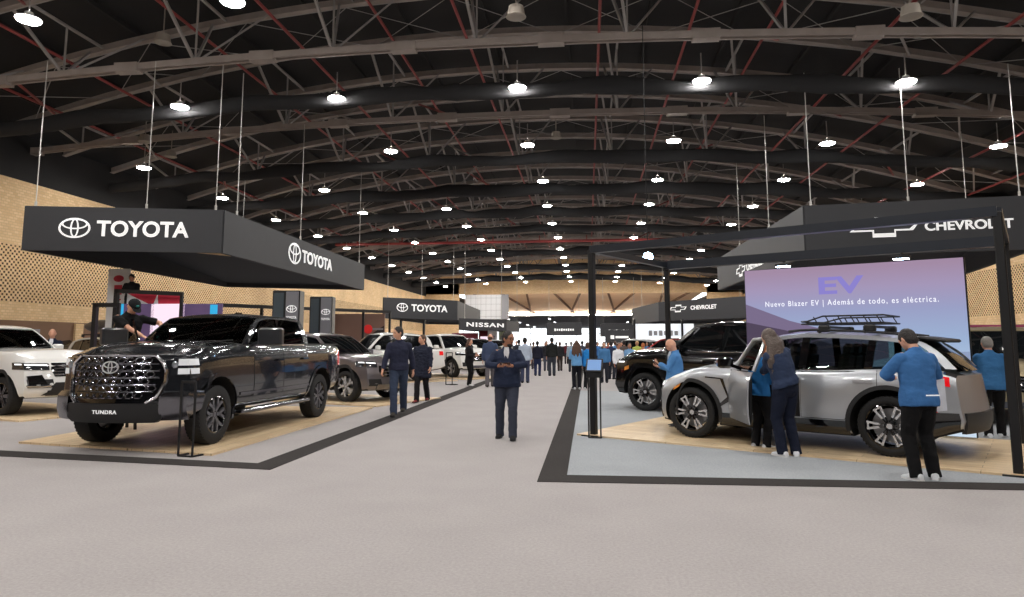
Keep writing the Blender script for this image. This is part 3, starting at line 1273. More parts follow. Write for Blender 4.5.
b.ell((.1, -.05, h_ * .4), (.28, .02, .3))
b.build('red_print', M_redp, fp, smooth=0)
fp, w_, h_ = flat_panel('graphic_panel', 'purple graphic panel with short cyan light above the pickup roof', 'panel', 183, 304, 220, 360, 20.0, M_purple, z_low=.0)
b = MB()
b.box((w_ / 2 - .25, -.06, h_ - .18), (.22, .04, .3))
b.build('edge_light', M_cyan, fp, smooth=0)
fp, w_, h_ = flat_panel('banner_board', 'red banner board with pale streak on top of the stand', 'banner', 128, 293.5, 181, 304, 20.1, M_redp, th=.05)
b = MB()
b.add([(-w_ / 2, -.03, 0), (-w_ / 2 + .75, -.03, 0), (-w_ / 2, -.03, h_)], [(0, 1, 2)])
b.add([(.0, -.03, 0), (.16, -.03, 0), (.12, -.03, h_)], [(0, 1, 2)])
b.build('pale_streak', M_whitep, fp, smooth=0)
# black outline frames
for (x0, x1, yt, y, lab) in ((117, 182, 291, 19.9, 'black rail frame around the red banner'), (96, 119, 305, 18.5, 'black rail frame beside the open pickup door')):
    a, c = AY(x0, yt, y), AY(x1, yt + (3 if x1 > 150 else 0), y)
    fr_ = thing('rail_frame', lab, 'frame', ((a.x + c.x) / 2, y, 0))
    b = MB()
    hw2 = (c.x - a.x) / 2
    b.bar((-hw2, 0, a.z), (hw2, 0, c.z), .12, .12)
    b.bar((-hw2, 0, 0), (-hw2, 0, a.z + .06), .12, .12, up=(0, 1, 0))
    b.bar((hw2, 0, 0), (hw2, 0, c.z + .06), .08, .08, up=(0, 1, 0))
    b.build('rails', M_paintblack, fr_, smooth=0)
a, c = AY(218, 305, 24), AY(390, 312, 34)
fr_ = thing('rail_frame', 'long black rail on thin posts behind the totems', 'frame', (a.x, a.y, 0))
b = MB()
for k in range(6):
    f_ = k / 5
    q = a.lerp(c, f_)
    b.bar((q.x - a.x, q.y - a.y, 0), (q.x - a.x, q.y - a.y, q.z), .1, .1, up=(0, 1, 0))
b.bar((0, 0, a.z), (c.x - a.x, c.y - a.y, c.z), .1, .14)
b.build('rails', M_paintblack, fr_, smooth=0)
fp, w_, h_ = flat_panel('vertical_banner', 'tall white banner with red prints beside the pierced brick wall', 'banner', 109, 269, 126, 345, 22.5, M_whitep, th=.03, z_low=0.0)
b = MB()
b.ell((0, -.03, h_ - .35), (.2, .01, .12))
b.rbox((0, -.03, h_ - .75), (.3, .01, .34), .004)
b.box((0, -.03, h_ - 1.1), (.25, .01, .05))
b.build('red_print', M_redp, fp, smooth=0)

# dark graphic wall with a red disc
fp, w_, h_ = flat_panel('graphic_wall', 'dark brown graphic wall with a red disc behind the orange haired woman', 'graphic wall', 334, 314, 384, 360, 34, mat('brown_print', (134, 104, 92), rough=.6, vary=.4, vscale=.5), th=.15, z_low=0)
b = MB()
b.ell((w_ * .19, -.1, h_ - .78), (.23, .02, .23), m=0)
b.box((w_ * .38, -.1, h_ - .78), (.55, .02, .10), m=2)
b.add([(-w_ / 2, -.09, 0), (w_ / 2, -.09, 0), (w_ / 2, -.09, h_ * .8), (w_ * .2, -.09, h_ * .62), (-w_ * .1, -.09, h_ * .35), (-w_ / 2, -.09, h_ * .2)], [(0, 1, 2, 3, 4, 5)], 1)
b.build('print', [mat('disc_red', (205, 40, 40), emit=(205, 40, 40), estr=.3), mat('dark_print', (44, 30, 30), rough=.5), M_gray], fp, smooth=0)

# portal frames under the farther left sign
for px, y in ((401, 44), (420, 46)):
    pass
a, c = AY(401, 320, 44), AY(424, 322, 44)
fr_ = thing('rail_frame', 'slim black portal frame under the farther left ring sign', 'frame', ((a.x + c.x) / 2, 44, 0))
b = MB()
hw2 = (c.x - a.x) / 2
b.bar((-hw2, 0, a.z), (hw2, 0, c.z), .14, .1)
for x in (-hw2, hw2):
    b.bar((x, 0, 0), (x, 0, a.z), .14, .14, up=(0, 1, 0))
b.build('rails', M_paintblack, fr_, smooth=0)

# small stands down the left side and on the right
M_maroon = mat('maroon_print', (110, 24, 44), rough=.6)
M_green = mat('green_print', (176, 190, 158), rough=.6)
for (x0, y0_, x1, y, m, lab) in ((452, 333, 478, 62, M_maroon, 'maroon counter wall below the spaced lettering sign'),
                                 (479, 331, 490, 66, M_maroon, 'small maroon wall beside the pale poster wall'),
                                 (488, 330, 497, 64, M_whitep, 'pale poster wall behind the man in the navy jacket'),
                                 (499, 330, 512, 68, M_green, 'pale green poster wall above the head of the man in the navy jacket')):
    fp, w_, h_ = flat_panel('stand_wall', lab, 'stand wall', x0, y0_, x1, 350, y, m, th=.3, z_low=0)
    b = MB()
    b.box((0, -.17, h_ * .72), (w_ * .7, .04, h_ * .16))
    b.build('print', M_pink if m is M_maroon else M_gray, fp, smooth=0)
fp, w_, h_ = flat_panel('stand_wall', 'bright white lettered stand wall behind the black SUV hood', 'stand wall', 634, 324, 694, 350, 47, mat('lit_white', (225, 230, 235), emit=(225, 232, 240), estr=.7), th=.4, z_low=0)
b = MB()
for k in range(6):
    b.box((-.9 + k * .34, -.22, h_ - .62), (.24, .04, .3 if k % 2 else .36))
b.box((0, -.25, h_ * .62), (w_ * .8, .1, .22), m=1)
b.build('lettering', [M_gray, M_white], fp, smooth=0)
b = MB()
for x in (-w_ / 2, w_ * .3):
    b.bar((x, -.4, 0), (x, -.4, h_ + .3), .14, .14, up=(0, 1, 0))
b.build('post', M_paintblack, fp, smooth=0)
fp, w_, h_ = flat_panel('hanging_sign', 'dark blank sign board left of the white lettered stand wall', 'sign', 605, 330, 634, 343, 58, M_fascia, th=.4)
b = MB()
b.box((.2, -.22, h_ * .45), (w_ * .45, .03, .18))
b.box((-w_ * .25, -.22, h_ * .45), (.3, .03, .3))
b.build('lettering', M_white, fp, smooth=0)
fp, w_, h_ = flat_panel('stand_wall', 'magenta stand wall below the pierced brick at the right edge', 'stand wall', 966, 325, 1060, 345, 21, mat('magenta_print', (150, 60, 95), rough=.6, vary=.4, vscale=1), th=.3, z_low=0)
b = MB()
b.box((0, -.17, h_ - .1), (w_, .04, .06))
b.build('trim', M_gray, fp, smooth=0)
# ------------------------------------------------------------------ vehicles
def pch(tab, x):
    n = len(tab)
    if x <= tab[0][0]:
        return tab[0][1]
    if x >= tab[-1][0]:
        return tab[-1][1]
    i = 0
    while x > tab[i + 1][0]:
        i += 1

    def sl(k):
        return (tab[k + 1][1] - tab[k][1]) / (tab[k + 1][0] - tab[k][0])

    def tg(k):
        if k == 0:
            return sl(0)
        if k == n - 1:
            return sl(n - 2)
        a, b_ = sl(k - 1), sl(k)
        return 0 if a * b_ <= 0 else 2 * a * b_ / (a + b_)
    h_ = tab[i + 1][0] - tab[i][0]
    t = (x - tab[i][0]) / h_
    a, b_ = tg(i), tg(i + 1)
    return (tab[i][1] * (2 * t ** 3 - 3 * t * t + 1) + h_ * a * (t ** 3 - 2 * t * t + t) + tab[i + 1][1] * (-2 * t ** 3 + 3 * t * t) + h_ * b_ * (t ** 3 - t * t))


def lin(tab, x):
    if x <= tab[0][0]:
        return tab[0][1]
    for (a, va), (b_, vb) in zip(tab, tab[1:]):
        if x <= b_:
            return va + (vb - va) * (x - a) / (b_ - a)
    return tab[-1][1]


def sst(t):
    t = max(0, min(1, t))
    return t * t * (3 - 2 * t)


M_tyre = mat('tyre_rubber', (24, 24, 25), rough=.8, bump=.2, bscale=40)
M_plast = mat('black_plastic', (26, 26, 28), rough=.55)
M_gloss = mat('gloss_black', (10, 10, 12), rough=.08, coat=1)
M_chrome = mat('chrome', (215, 215, 220), rough=.12, metal=1)
M_dchrome = mat('dark_chrome', (120, 120, 126), rough=.18, metal=1)
M_int = mat('dark_interior', (30, 29, 30), rough=.8)
M_seat = mat('seat_leather', (46, 42, 40), rough=.6)
M_well = mat('wheel_well', (14, 14, 15), rough=.9)
M_glass = glass_mat('tinted_glass', (.78, .87, .85), .8)
M_glass_c = glass_mat('windshield_glass', (.85, .95, .92), .8)
M_glass_o = mat('dark_glass', (14, 17, 19), rough=.04, spec=.8)
M_hl = mat('headlamp_glass', (170, 176, 184), rough=.08, metal=.7)
M_hld = mat('headlamp_dark', (40, 42, 46), rough=.08, coat=1)
M_drl = mat('lamp_white', (245, 245, 245), rough=.2, emit=(255, 255, 255), estr=.8)
M_amber = mat('amber_lens', (225, 140, 60), rough=.2)
M_tail = mat('red_lens', (200, 14, 22), rough=.1, coat=1, emit=(230, 20, 30), estr=.45)
M_disc = mat('brake_disc', (140, 140, 142), rough=.35, metal=.9)


def paint(name, rgb, metal=.55, rough=.28):
    return mat(name, rgb, rough=rough, metal=metal, coat=1)


def make_wheel(R, W, spokes, style, rim_m, face_m, rr=.62):
    """wheel standing in the x-z plane, outer side towards +y; returns meshes"""
    t = MB()
    hw = W / 2
    ri = R * rr
    prof = [(ri, -hw * .8), (ri + .02, -hw * .95), (R * .86, -hw), (R * .97, -hw * .86), (R, -hw * .6), (R, hw * .6), (R * .97, hw * .86), (R * .86, hw), (ri + .02, hw * .95), (ri, hw * .8), (ri - .015, hw * .7)]
    t.lathe(prof, 44)
    for i in range(44):
        a = 2 * PI * i / 44
        for sgn in (-1, 1):
            Rm = Matrix.Rotation(-a, 3, 'Y')
            t.box(Rm @ V((R * .985, sgn * hw * .62, 0)), (.012, hw * .45, R * .07), Rm)
    tyre = t.mesh('tyre', M_tyre, 40)
    r = MB()
    r.lathe([(ri + .004, hw * .86), (ri - .012, hw * .9), (ri - .022, hw * .78), (ri - .03, 0), (ri - .03, -hw * .8)], 40)
    yf = hw * .62
    r.lathe([(0, yf + .012), (.05, yf + .012), (.062, yf), (.075, yf - .03), (.075, -.02)], 24, m=0)
    r.lathe([(0, yf + .02), (.035, yf + .018), (.038, yf)], 20, m=1)
    for i in range(spokes):
        a = 2 * PI * i / spokes
        Rm = Matrix.Rotation(-a, 3, 'Y')

        def P(x, y, z):
            return Rm @ V((x, y, z))
        if style == 'twin':       # two-tone: dark web with bright outer blades
            for sg in (-1, 1):
                r.bar(P(.06, yf, sg * .012), P(ri - .02, yf + .012, sg * R * .105), .022, .035, up=Rm @ V((0, 1, 0)), m=0)
                r.bar(P(ri * .42, yf + .018, sg * R * .05), P(ri - .02, yf + .028, sg * R * .115), .028, .02, up=Rm @ V((0, 1, 0)), m=1)
            r.bar(P(ri - .035, yf + .026, -R * .12), P(ri - .035, yf + .026, R * .12), .02, .02, up=Rm @ V((0, 1, 0)), m=1)
        elif style == 'y':
            r.bar(P(.05, yf, 0), P(ri * .5, yf + .01, 0), .05, .04, up=Rm @ V((0, 1, 0)), m=1)
            for sg in (-1, 1):
                r.bar(P(ri * .45, yf + .01, 0), P(ri - .015, yf + .01, sg * R * .17), .04, .035, up=Rm @ V((0, 1, 0)), m=1)
        else:
            r.bar(P(.05, yf, 0), P(ri - .01, yf + .008, 0), .055, .04, up=Rm @ V((0, 1, 0)), m=1, w2=.085)
            r.bar(P(.07, yf + .02, 0), P(ri - .02, yf + .03, 0), .012, .01, up=Rm @ V((0, 1, 0)), m=0)
    rim = r.mesh('rim', [rim_m, face_m], 30)
    d = MB()
    d.lathe([(.06, -.02), (ri * .78, -.02), (ri * .78, .0), (.06, .0)], 28)
    disc = d.mesh('brake_disc', M_disc, 30)
    return tyre, rim, disc


def add_wheels(root, cfg, xs, ytr):
    tyre, rim, disc = cfg
    for x in xs:
        for sg in (-1, 1):
            w_ = bpy.data.objects.new('wheel', tyre)
            COL.objects.link(w_)
            w_.parent = root
            R = max(v.co.x for v in tyre.vertices)
            w_.location = (x, sg * ytr, R)
            w_.rotation_euler = (0, 0, 0 if sg > 0 else PI)
            for nm, me in (('rim', rim), ('brake_disc', disc)):
                o = bpy.data.objects.new(nm, me)
                COL.objects.link(o)
                o.parent = w_


SIDE = [(0, .90), (.05, .955), (.16, .985), (.36, 1.0), (.58, .996), (.78, .985), (.90, .965), (.97, .94), (1.0, .905)]


class Body:
    def __init__(s, **k):
        s.__dict__.update(k)
        s.nx = 64

    def kf(s, x):
        return sst((x - (s.xf - s.fz)) / s.fz)

    def kr(s, x):
        return sst(((s.xr + s.rz) - x) / s.rz)

    def pt(s, x, y, z):
        kf, kr = s.kf(x), s.kr(x)
        u = (y / (s.W / 2)) ** 2
        return V((x - kf * (s.bf * u) + kf * lin(s.nose, z) + kr * s.br * u - kr * lin(s.tail, z), y, z))

    def zbt(s, x):
        return pch(s.zb, x), pch(s.zs, x)

    def half(s, x, z):
        zb, zs = s.zbt(x)
        return pch(s.hw, x) * pch(SIDE, max(0, min(1, (z - zb) / (zs - zb))))

    def side(s, x, z, off=0.0, sg=1):
        y = s.half(x, z) + off
        return s.pt(x, sg * y, z)

    def front(s, y, z, off=0.0):
        p = s.pt(s.xf, y, z)
        p.x += off
        return p

    def rear(s, y, z, off=0.0):
        p = s.pt(s.xr, y, z)
        p.x -= off
        return p

    def mesh(s, name, mp, cuts, parent, cabin):
        b = MB()
        xs = [s.xr + (s.xf - s.xr) * i / s.nx for i in range(s.nx + 1)]
        T = [i / 22 for i in range(23)]
        m = 8
        rings = []
        for x in xs:
            zb, zs = s.zbt(x)
            zc = s.crown(x)
            hwx = pch(s.hw, x)
            ring = []
            y0, y1 = hwx * SIDE[0][1], hwx * SIDE[-1][1]
            for j in range(m):           # bottom, centre-left to right
                ring.append((-y0 + 2 * y0 * j / m, zb))
            for t in T:                  # right side going up (y positive)
                ring.append((hwx * pch(SIDE, t), zb + (zs - zb) * t))
            for j in range(1, m + 1):
                y = y1 - 2 * y1 * j / m
                ring.append((y, zs + zc * (1 - (y / y1) ** 2)))
            for t in reversed(T[:-1]):
                ring.append((-hwx * pch(SIDE, t), zb + (zs - zb) * t))
            ring.pop()                   # the first point again
            rings.append([s.pt(x, y, z) for y, z in ring])
        b.grid(rings, 0, closed=True)
        for x, fwd in ((xs[0], 0), (xs[-1], 1)):
            zb, zs = s.zbt(x)
            hwx = pch(s.hw, x)
            rows = []
            for t in T:
                yy = hwx * pch(SIDE, t)
                rows.append([s.pt(x, -yy + 2 * yy * j / m, zb + (zs - zb) * t) for j in range(m + 1)])
            b.grid(rows, 0)
            y1 = hwx * SIDE[-1][1]
            top = [s.pt(x, y1 - 2 * y1 * j / m, zs + s.crown(x) * (1 - ((y1 - 2 * y1 * j / m) / y1) ** 2)) for j in range(m + 1)]
            bot = [s.pt(x, y1 - 2 * y1 * j / m, zs) for j in range(m + 1)]
            if s.crown(x) > 1e-4:
                b.grid([top, bot], 0)
        me = b.mesh(name, [mp, M_int, M_well], 0, weld=True)
        o = bpy.data.objects.new(name, me)
        COL.objects.link(o)
        if cuts:
            c = MB()
            for cx, cz, cr, dep in cuts:
                for sg in (-1, 1):
                    c.cyl((cx, sg * (s.W / 2 - dep), cz), (cx, sg * (s.W / 2 + .3), cz), cr, 36, m=2)
            cm = c.mesh('cut', [mp, M_int, M_well], 0)
            co = bpy.data.objects.new('cut', cm)
            COL.objects.link(co)
            md = o.modifiers.new('b', 'BOOLEAN')
            md.object = co
            md.operation = 'DIFFERENCE'
            md.solver = 'EXACT'
            dg = bpy.context.evaluated_depsgraph_get()
            me2 = bpy.data.meshes.new_from_object(o.evaluated_get(dg))
            o.modifiers.clear()
            bpy.data.objects.remove(co)
            o.data = me2
            me2.name = name
            me = me2
        for p in me.polygons:
            if p.material_index == 0:
                c_ = p.center
                if cabin[0] < c_.x < cabin[1] and p.normal.z > .6 and abs(c_.y) < pch(s.hw, c_.x) * .9:
                    p.material_index = 1
                elif p.normal.z < -.7:
                    p.material_index = 2
        me.polygons.foreach_set('use_smooth', [True] * len(me.polygons))
        me.set_sharp_from_angle(angle=math.radians(32))
        o.parent = parent
        return o

    # patches lying on the side or the ends -----------------------------
    def side_patch(s, b, x0, x1, zlo, zhi, off, sg, nx=14, nz=5, depth=.02, m=None):
        rows = []
        for i in range(nx + 1):
            x = x0 + (x1 - x0) * i / nx
            a = zlo(x) if callable(zlo) else zlo
            c = zhi(x) if callable(zhi) else zhi
            rows.append([s.side(x, a + (c - a) * j / nz, off, sg) for j in range(nz + 1)])
        b.slab(rows, (0, -sg * depth, 0), m)

    def side_quad(s, b, q, off, sg, n=5, depth=.02, m=None):
        rows = []
        for i in range(n + 1):
            u = i / n
            a = V(q[0]).lerp(V(q[1]), u)
            c = V(q[3]).lerp(V(q[2]), u)
            rows.append([s.side(*a.lerp(c, j / n)[:2], off, sg) for j in range(n + 1)])
        b.slab(rows, (0, -sg * depth, 0), m)

    def arch(s, b, cx, cz, r0, r1, a0, a1, off, sg, n=26, depth=.03, m=None):
        rows = []
        for i in range(n + 1):
            a = math.radians(a0 + (a1 - a0) * i / n)
            row = []
            for r in (r0, (r0 + r1) / 2, r1):
                x, z = cx + r * math.cos(a), cz + r * math.sin(a)
                zb, zs = s.zbt(x)
                row.append(s.side(x, max(min(z, zs - .02), zb + .01) if z > zb else z, off, sg))
                row[-1].z = z
            rows.append(row)
        b.slab(rows, (0, -sg * depth, 0), m)

    def end_patch(s, b, rows_yz, off, end='front', nu=10, depth=.03, m=None):
        """rows_yz: list of (z, y_left, y_right) from bottom to top"""
        fn = s.front if end == 'front' else s.rear
        sg = 1 if end == 'front' else -1
        rows = []
        for z, ya, yb in rows_yz:
            rows.append([fn(ya + (yb - ya) * j / nu, z, off) for j in range(nu + 1)])
        b.slab(rows, (-sg * depth, 0, 0), m)

    def end_poly(s, b, pts, off, end='front', depth=.03, m=None):
        fn = s.front if end == 'front' else s.rear
        sg = 1 if end == 'front' else -1
        b.prism(pts, lambda u, v, d: fn(u, v, off - d), 0, depth, m=m)


class Cabin:
    """glasshouse above the belt: side plane leaning in, roof line zr(x)"""

    def __init__(s, body, zr, yr, ztop, belt=None):
        s.b, s.zr, s.yr, s.zt = body, zr, yr, ztop

    def y(s, x, z):
        zs = pch(s.b.zs, x)
        yb = pch(s.b.hw, x) * .905 - .005
        f = (z - zs) / max(.05, s.zt - zs)
        return yb + (s.yr - yb) * max(0, min(1.05, f)) ** 1.15

    def P(s, x, z, off, sg):
        return V((x, sg * (s.y(x, z) + off), z))

    def quad(s, b, q, off, sg, n=6, depth=.03, m=None):
        rows = []
        for i in range(n + 1):
            u = i / n
            a = V(q[0]).lerp(V(q[1]), u)
            c = V(q[3]).lerp(V(q[2]), u)
            rows.append([s.P(*a.lerp(c, j / n)[:2], off, sg) for j in range(n + 1)])
        b.slab(rows, (0, -sg * depth, 0), m)

    def strip(s, b, pts, w, off, sg, depth=.04, m=None):
        """band following points (x, z), its width running down in z"""
        rows = []
        for i, (x, z) in enumerate(pts):
            rows.append([s.P(x, z - w * j / 2, off, sg) for j in range(3)])
        b.slab(rows, (0, -sg * depth, 0), m)


def add_mirror(parent, cab, c, sg, M=None):
    W, belt, xc = c['W'], c['belt'], c['cowlx']
    b = MB()
    b.X = M
    mx, mz = xc - .34, belt + c.get('mz', .10)
    yb_ = cab.y(mx, belt)
    k = c.get('ms', 1.0)
    b.bar((mx, sg * (yb_ - .02), belt + .01), (mx, sg * (yb_ + .12), mz - .04 * k), .10, .05)
    b.rbox((mx + .02, sg * (yb_ + .10 + .11 * k), mz), (.13, .24 * k, .17 * k), .03)
    mo = b.build('mirror', c.get('mirror_m', c['paint']), parent, smooth=40)
    if M is None:
        b = MB()
        b.rbox((mx - .048, sg * (yb_ + .10 + .11 * k), mz), (.01, .20 * k, .13 * k), .004)
        b.build('mirror_glass', M_chrome, mo, smooth=0)


def make_car(name, label, loc, rz, c, group=None):
    """c: dict of sizes; x forwards, origin on the ground between the axles"""
    root = thing(name, label, c.get('cat', 'car'), loc, rz, group)
    L0, W, H, wb, R = c['L'], c['W'], c['H'], c['wb'], c['R']
    fo = c['fo']
    xf, xr = wb / 2 + fo, -(L0 - wb / 2 - fo)
    zb0 = c['zb']
    hoodf, hoodr, belt, tailz = c['hoodf'], c['cowlz'], c['belt'], c['tailz']
    xc, rf, rr_, xt = c['cowlx'], c['rf'], c['rrx'], c['tx']
    hw = W / 2
    body = Body(xf=xf, xr=xr, W=W, fz=.95, rz=.6, bf=c.get('bf', .30), br=c.get('br', .14),
                nose=c['nose'], tail=c['tail'],
                hw=[(xr, hw * .90), (xr + .3, hw * .955), (xr + .9, hw), (0, hw), (xf - 1.0, hw), (xf - .35, hw * .97), (xf, hw * c.get('nw', .92))],
                zb=[(xr, zb0 + .16), (xr + .35, zb0 + .06), (-wb / 2, zb0), (wb / 2, zb0), (xf - .15, zb0 + .0), (xf, zb0 + c.get('nzb', .02))],
                zs=c.get('zs') or [(xr, tailz - .04), (xr + .12, tailz), (xt + .3, belt + .02), (0, belt), (xc - .2, hoodr), (xc + .1, hoodr), (xf - .5, (hoodf + hoodr) / 2 + .02), (xf - .12, hoodf), (xf, hoodf - .05)])
    cr = c.get('crown', .06)
    body.crown = lambda x: (cr * sst((xf + .05 - x) / .5) if x > xc - .3 else .0)
    mp = c['paint']
    cuts = [(wb / 2, R + .01, c['arch'], .42), (-wb / 2, R + .01, c['arch'], .42)]
    body.mesh('body', mp, cuts, root, (c['cab0'], xc + .12))
    zr = c['zr']
    cab = Cabin(body, zr, c['yr'], H)
    gl, glc = (M_glass, M_glass_c) if c.get('clear') else (M_glass_o, M_glass_o)
    # roof
    b = MB()
    rows = []
    for i in range(21):
        x = rr_ + (rf - rr_) * i / 20
        z = pch(zr, x)
        yy = cab.y(x, z)
        rows.append([V((x + (.05 * (1 - (j / 6 - 1) ** 2) if i == 20 else 0), yy * (j / 6 - 1), z + .045 * (1 - abs(j / 6 - 1) ** 2.6))) for j in range(13)])
    b.slab(rows, (0, 0, -.035))
    b.build('roof', c.get('roof_paint', mp), root, smooth=50)
    # side frames and panes
    A0, A1 = (xc, belt + .0), (rf, pch(zr, rf))
    doors = c['doors']           # belt x of B pillar, C pillar; glass ends
    bx, cx_, dx = doors['B'], doors['C'], doors['D']
    rail = .055
    for sg in (-1, 1):
        if True:
            b = MB()
            zs_ = lambda x: pch(body.zs, x)
            # roof rail band, from the windshield foot over the roof to the tail
            pts = []
            n_ = 12
            for i in range(n_ + 1):
                x = xc + (rf - xc) * i / n_
                pts.append((x, zs_(xc) + (pch(zr, rf) - zs_(xc)) * i / n_ + .03 * math.sin(PI * i / n_)))
            b2 = [(x, z) for x, z in pts]
            for i in range(n_):
                (xa, za), (xb_, zb_) = b2[i], b2[i + 1]
                cab.quad(b, [(xa, za), (xb_, zb_), (xb_ - .10, zb_), (xa - .13, za)], .004, sg, n=1)
            top = [(rr_ + (rf - rr_) * i / 16, pch(zr, rr_ + (rf - rr_) * i / 16)) for i in range(17)]
            cab.strip(b, top, rail, .004, sg)
            # tail pillar
            n_ = 8
            for i in range(n_):
                u0, u1 = i / n_, (i + 1) / n_
                xa, xb_ = rr_ + (xt - rr_) * u0, rr_ + (xt - rr_) * u1
                za, zb_ = pch(zr, xa), pch(zr, xb_)
                zba = zs_(xt)
                wtop, wbot = doors.get('dw1', .16), doors.get('dw0', .22)
                wa, wb_ = wtop + (wbot - wtop) * u0, wtop + (wbot - wtop) * u1
                cab.quad(b, [(xa, za), (xb_, zb_), (xb_ + wb_, zb_), (xa + wa, za)], .004, sg, n=1)
            b.build('window_frame', mp, root, smooth=50)
        # B and C pillars, dark
        b = MB()
        ztp = lambda x: pch(zr, x) - rail
        bb = doors.get('bw', .09)
        cab.quad(b, [(bx - bb / 2, belt - .01), (bx + bb / 2, belt - .01), (bx + bb / 2 - .03, ztp(bx)), (bx - bb / 2 - .03, ztp(bx))], .002, sg)
        if cx_ is not None:
            b.build('pillar', doors.get('pm', M_gloss), root, smooth=0)
            b = MB()
            cab.quad(b, [(cx_ - .05, belt - .01), (cx_ + .05, belt - .01), (cx_ - .0 + doors.get('clean', -.02), ztp(cx_)), (cx_ - .10 + doors.get('clean', -.02), ztp(cx_))], .002, sg)
        b.build('pillar', doors.get('pm', M_gloss), root, smooth=0)
        # panes
        f_ = (ztp(rf) - belt) / max(.01, pch(zr, rf) - zs_(xc))
        fx0 = xc - .13
        fx1 = rf - .10
        wins = [('front_window', [(fx0 - .02, belt), (bx, belt), (bx, ztp(bx)), (fx1, ztp(rf))])]
        rear_end = xt + doors.get('dw0', .22)
        rear_top = rr_ + doors.get('dw1', .16)
        if cx_ is not None:
            wins.append(('rear_window', [(bx, belt), (cx_, belt), (cx_ - .03, ztp(cx_)), (bx, ztp(bx))]))
            if doors.get('quarter', True):
                wins.append(('quarter_window', [(cx_, belt), (dx, zs_(dx) + .01), (rear_top, ztp(rear_top)), (cx_ - .03, ztp(cx_))]))
        else:
            wins.append(('rear_window', [(bx, belt), (dx, belt), (rear_top, ztp(rear_top)), (bx, ztp(bx))]))
        for nm, q in wins:
            if c.get('open_door') and nm == 'front_window' and sg == c['open_door']:
                continue
            b = MB()
            cab.quad(b, q, -.012, sg, depth=.008)
            b.build(nm, gl, root, smooth=60)
        # bright or black belt line
        b = MB()
        cab.quad(b, [(rear_end, belt - .012), (fx0, belt - .012), (fx0 + .02, belt + .018), (rear_end, belt + .018)], .008, sg)
        b.build('belt_trim', c.get('belt_m', M_chrome), root, smooth=0)
    # windshield and rear glass
    def glassgrid(x0, z0, x1, z1, bow0, bow1, ins=.05):
        rows = []
        for i in range(9):
            u = i / 8
            x, z = x0 + (x1 - x0) * u, z0 + (z1 - z0) * u
            zz = z + .03 * math.sin(PI * u)
            yy = (cab.y(x0, z0) * (1 - u) + cab.y(x1, z1) * u) - ins
            bw = bow0 + (bow1 - bow0) * u
            rows.append([V((x + bw * (1 - (j / 6 - 1) ** 2), yy * (j / 6 - 1), zz)) for j in range(13)])
        return rows
    b = MB()
    b.slab(glassgrid(xc, hoodr + .0, rf, pch(zr, rf) + .01, .16, .05), (-.006, 0, -.004))
    b.build('windshield', glc, root, smooth=60)
    b = MB()
    b.bar((xc + .10, -W * .34, hoodr + .03), (xc + .02, -W * .02, hoodr + .08), .015, .02)
    b.bar((xc + .10, W * .05, hoodr + .03), (xc + .02, W * .36, hoodr + .08), .015, .02)
    b.build('wiper', M_plast, root, smooth=0)
    b = MB()
    b.slab(glassgrid(xt, pch(body.zs, xt) + .0, rr_, pch(zr, rr_) + .01, -.10, -.03), (.006, 0, -.004))
    b.build('rear_glass', glc, root, smooth=60)
    # doors: gap lines, skins, handles
    zlo = c.get('sill', zb0 + .16)
    for sg in (-1, 1):
        for nm, (xa, xb_) in c['skins'].items():
            if c.get('open_door') == sg and nm == 'front_door':
                b = MB()
                body.side_patch(b, xb_, xa, zlo, lambda x: pch(body.zs, x) - .02, .004, sg, m=0)
                b.build('door_opening', M_int, root)
                continue
            def zl(x, base=zlo):
                z_ = base
                for ax_ in (wb / 2, -wb / 2):
                    q_ = (c['arch'] + .05) ** 2 - (x - ax_) ** 2
                    if q_ > 0:
                        z_ = max(z_, R + .01 + math.sqrt(q_))
                return z_
            b = MB()
            body.side_patch(b, xb_ - .006, xa + .006, lambda x: zl(x) - .008, lambda x: pch(body.zs, x) - .015, .002, sg)
            g_ = b.build('door_gap', M_well, root)
            b = MB()
            body.side_patch(b, xb_, xa, zl, lambda x: pch(body.zs, x) - .008, .007, sg)
            d_ = b.build(nm, mp, root, smooth=50)
            b = MB()
            hx_ = xb_ + .17
            hz_ = c['handle_z']
            p, q = body.side(hx_ - .11, hz_, .035, sg), body.side(hx_ + .11, hz_, .035, sg)
            b.bar(p, q, .03, .03)
            b.bar(p, body.side(hx_ - .11, hz_, -.01, sg), .03, .03)
            b.bar(q, body.side(hx_ + .11, hz_, -.01, sg), .03, .03)
            b.build('handle', c.get('handle_m', mp), d_, smooth=0)
        # lower cladding
        if c.get('clad'):
            b = MB()
            body.side_patch(b, -wb / 2 + c['arch'], wb / 2 - c['arch'], lambda x: pch(body.zb, x) + .01, c['clad'], .016, sg)
            b.build('sill_cladding', c.get('clad_m', M_plast), root)
        for axx in (wb / 2, -wb / 2):
            b = MB()
            body.arch(b, axx, R + .01, c['arch'] - .006, c['arch'] + c.get('flare', .055), -12 if axx < 0 else -14, 194, c.get('flare_off', .018), sg)
            b.build('wheel_arch_trim', c.get('flare_m', M_plast), root)
        # mirrors
        if c.get('open_door') == sg:
            continue
        add_mirror(root, cab, c, sg)
    # inside
    if c.get('clear'):
        sx_ = (xc + bx) / 2 - .25
        for k, (x, y) in enumerate(((sx_, -.38), (sx_, .38), (bx - .45, -.42), (bx - .45, .0), (bx - .45, .42))):
            b = MB()
            Rm = Matrix.Rotation(math.radians(-10), 3, 'Y')
            b.rbox((x, y, belt - .02), (.13, .46 if k < 2 else .40, .56), .05, Rm)
            b.rbox((x - .06, y, belt + .30), (.10, .25, .16), .04, Rm)
            b.build('seat', M_seat, root, smooth=40)
        b = MB()
        b.rbox((xc - .12, 0, belt - .02), (.5, W * .74, .14), .05)
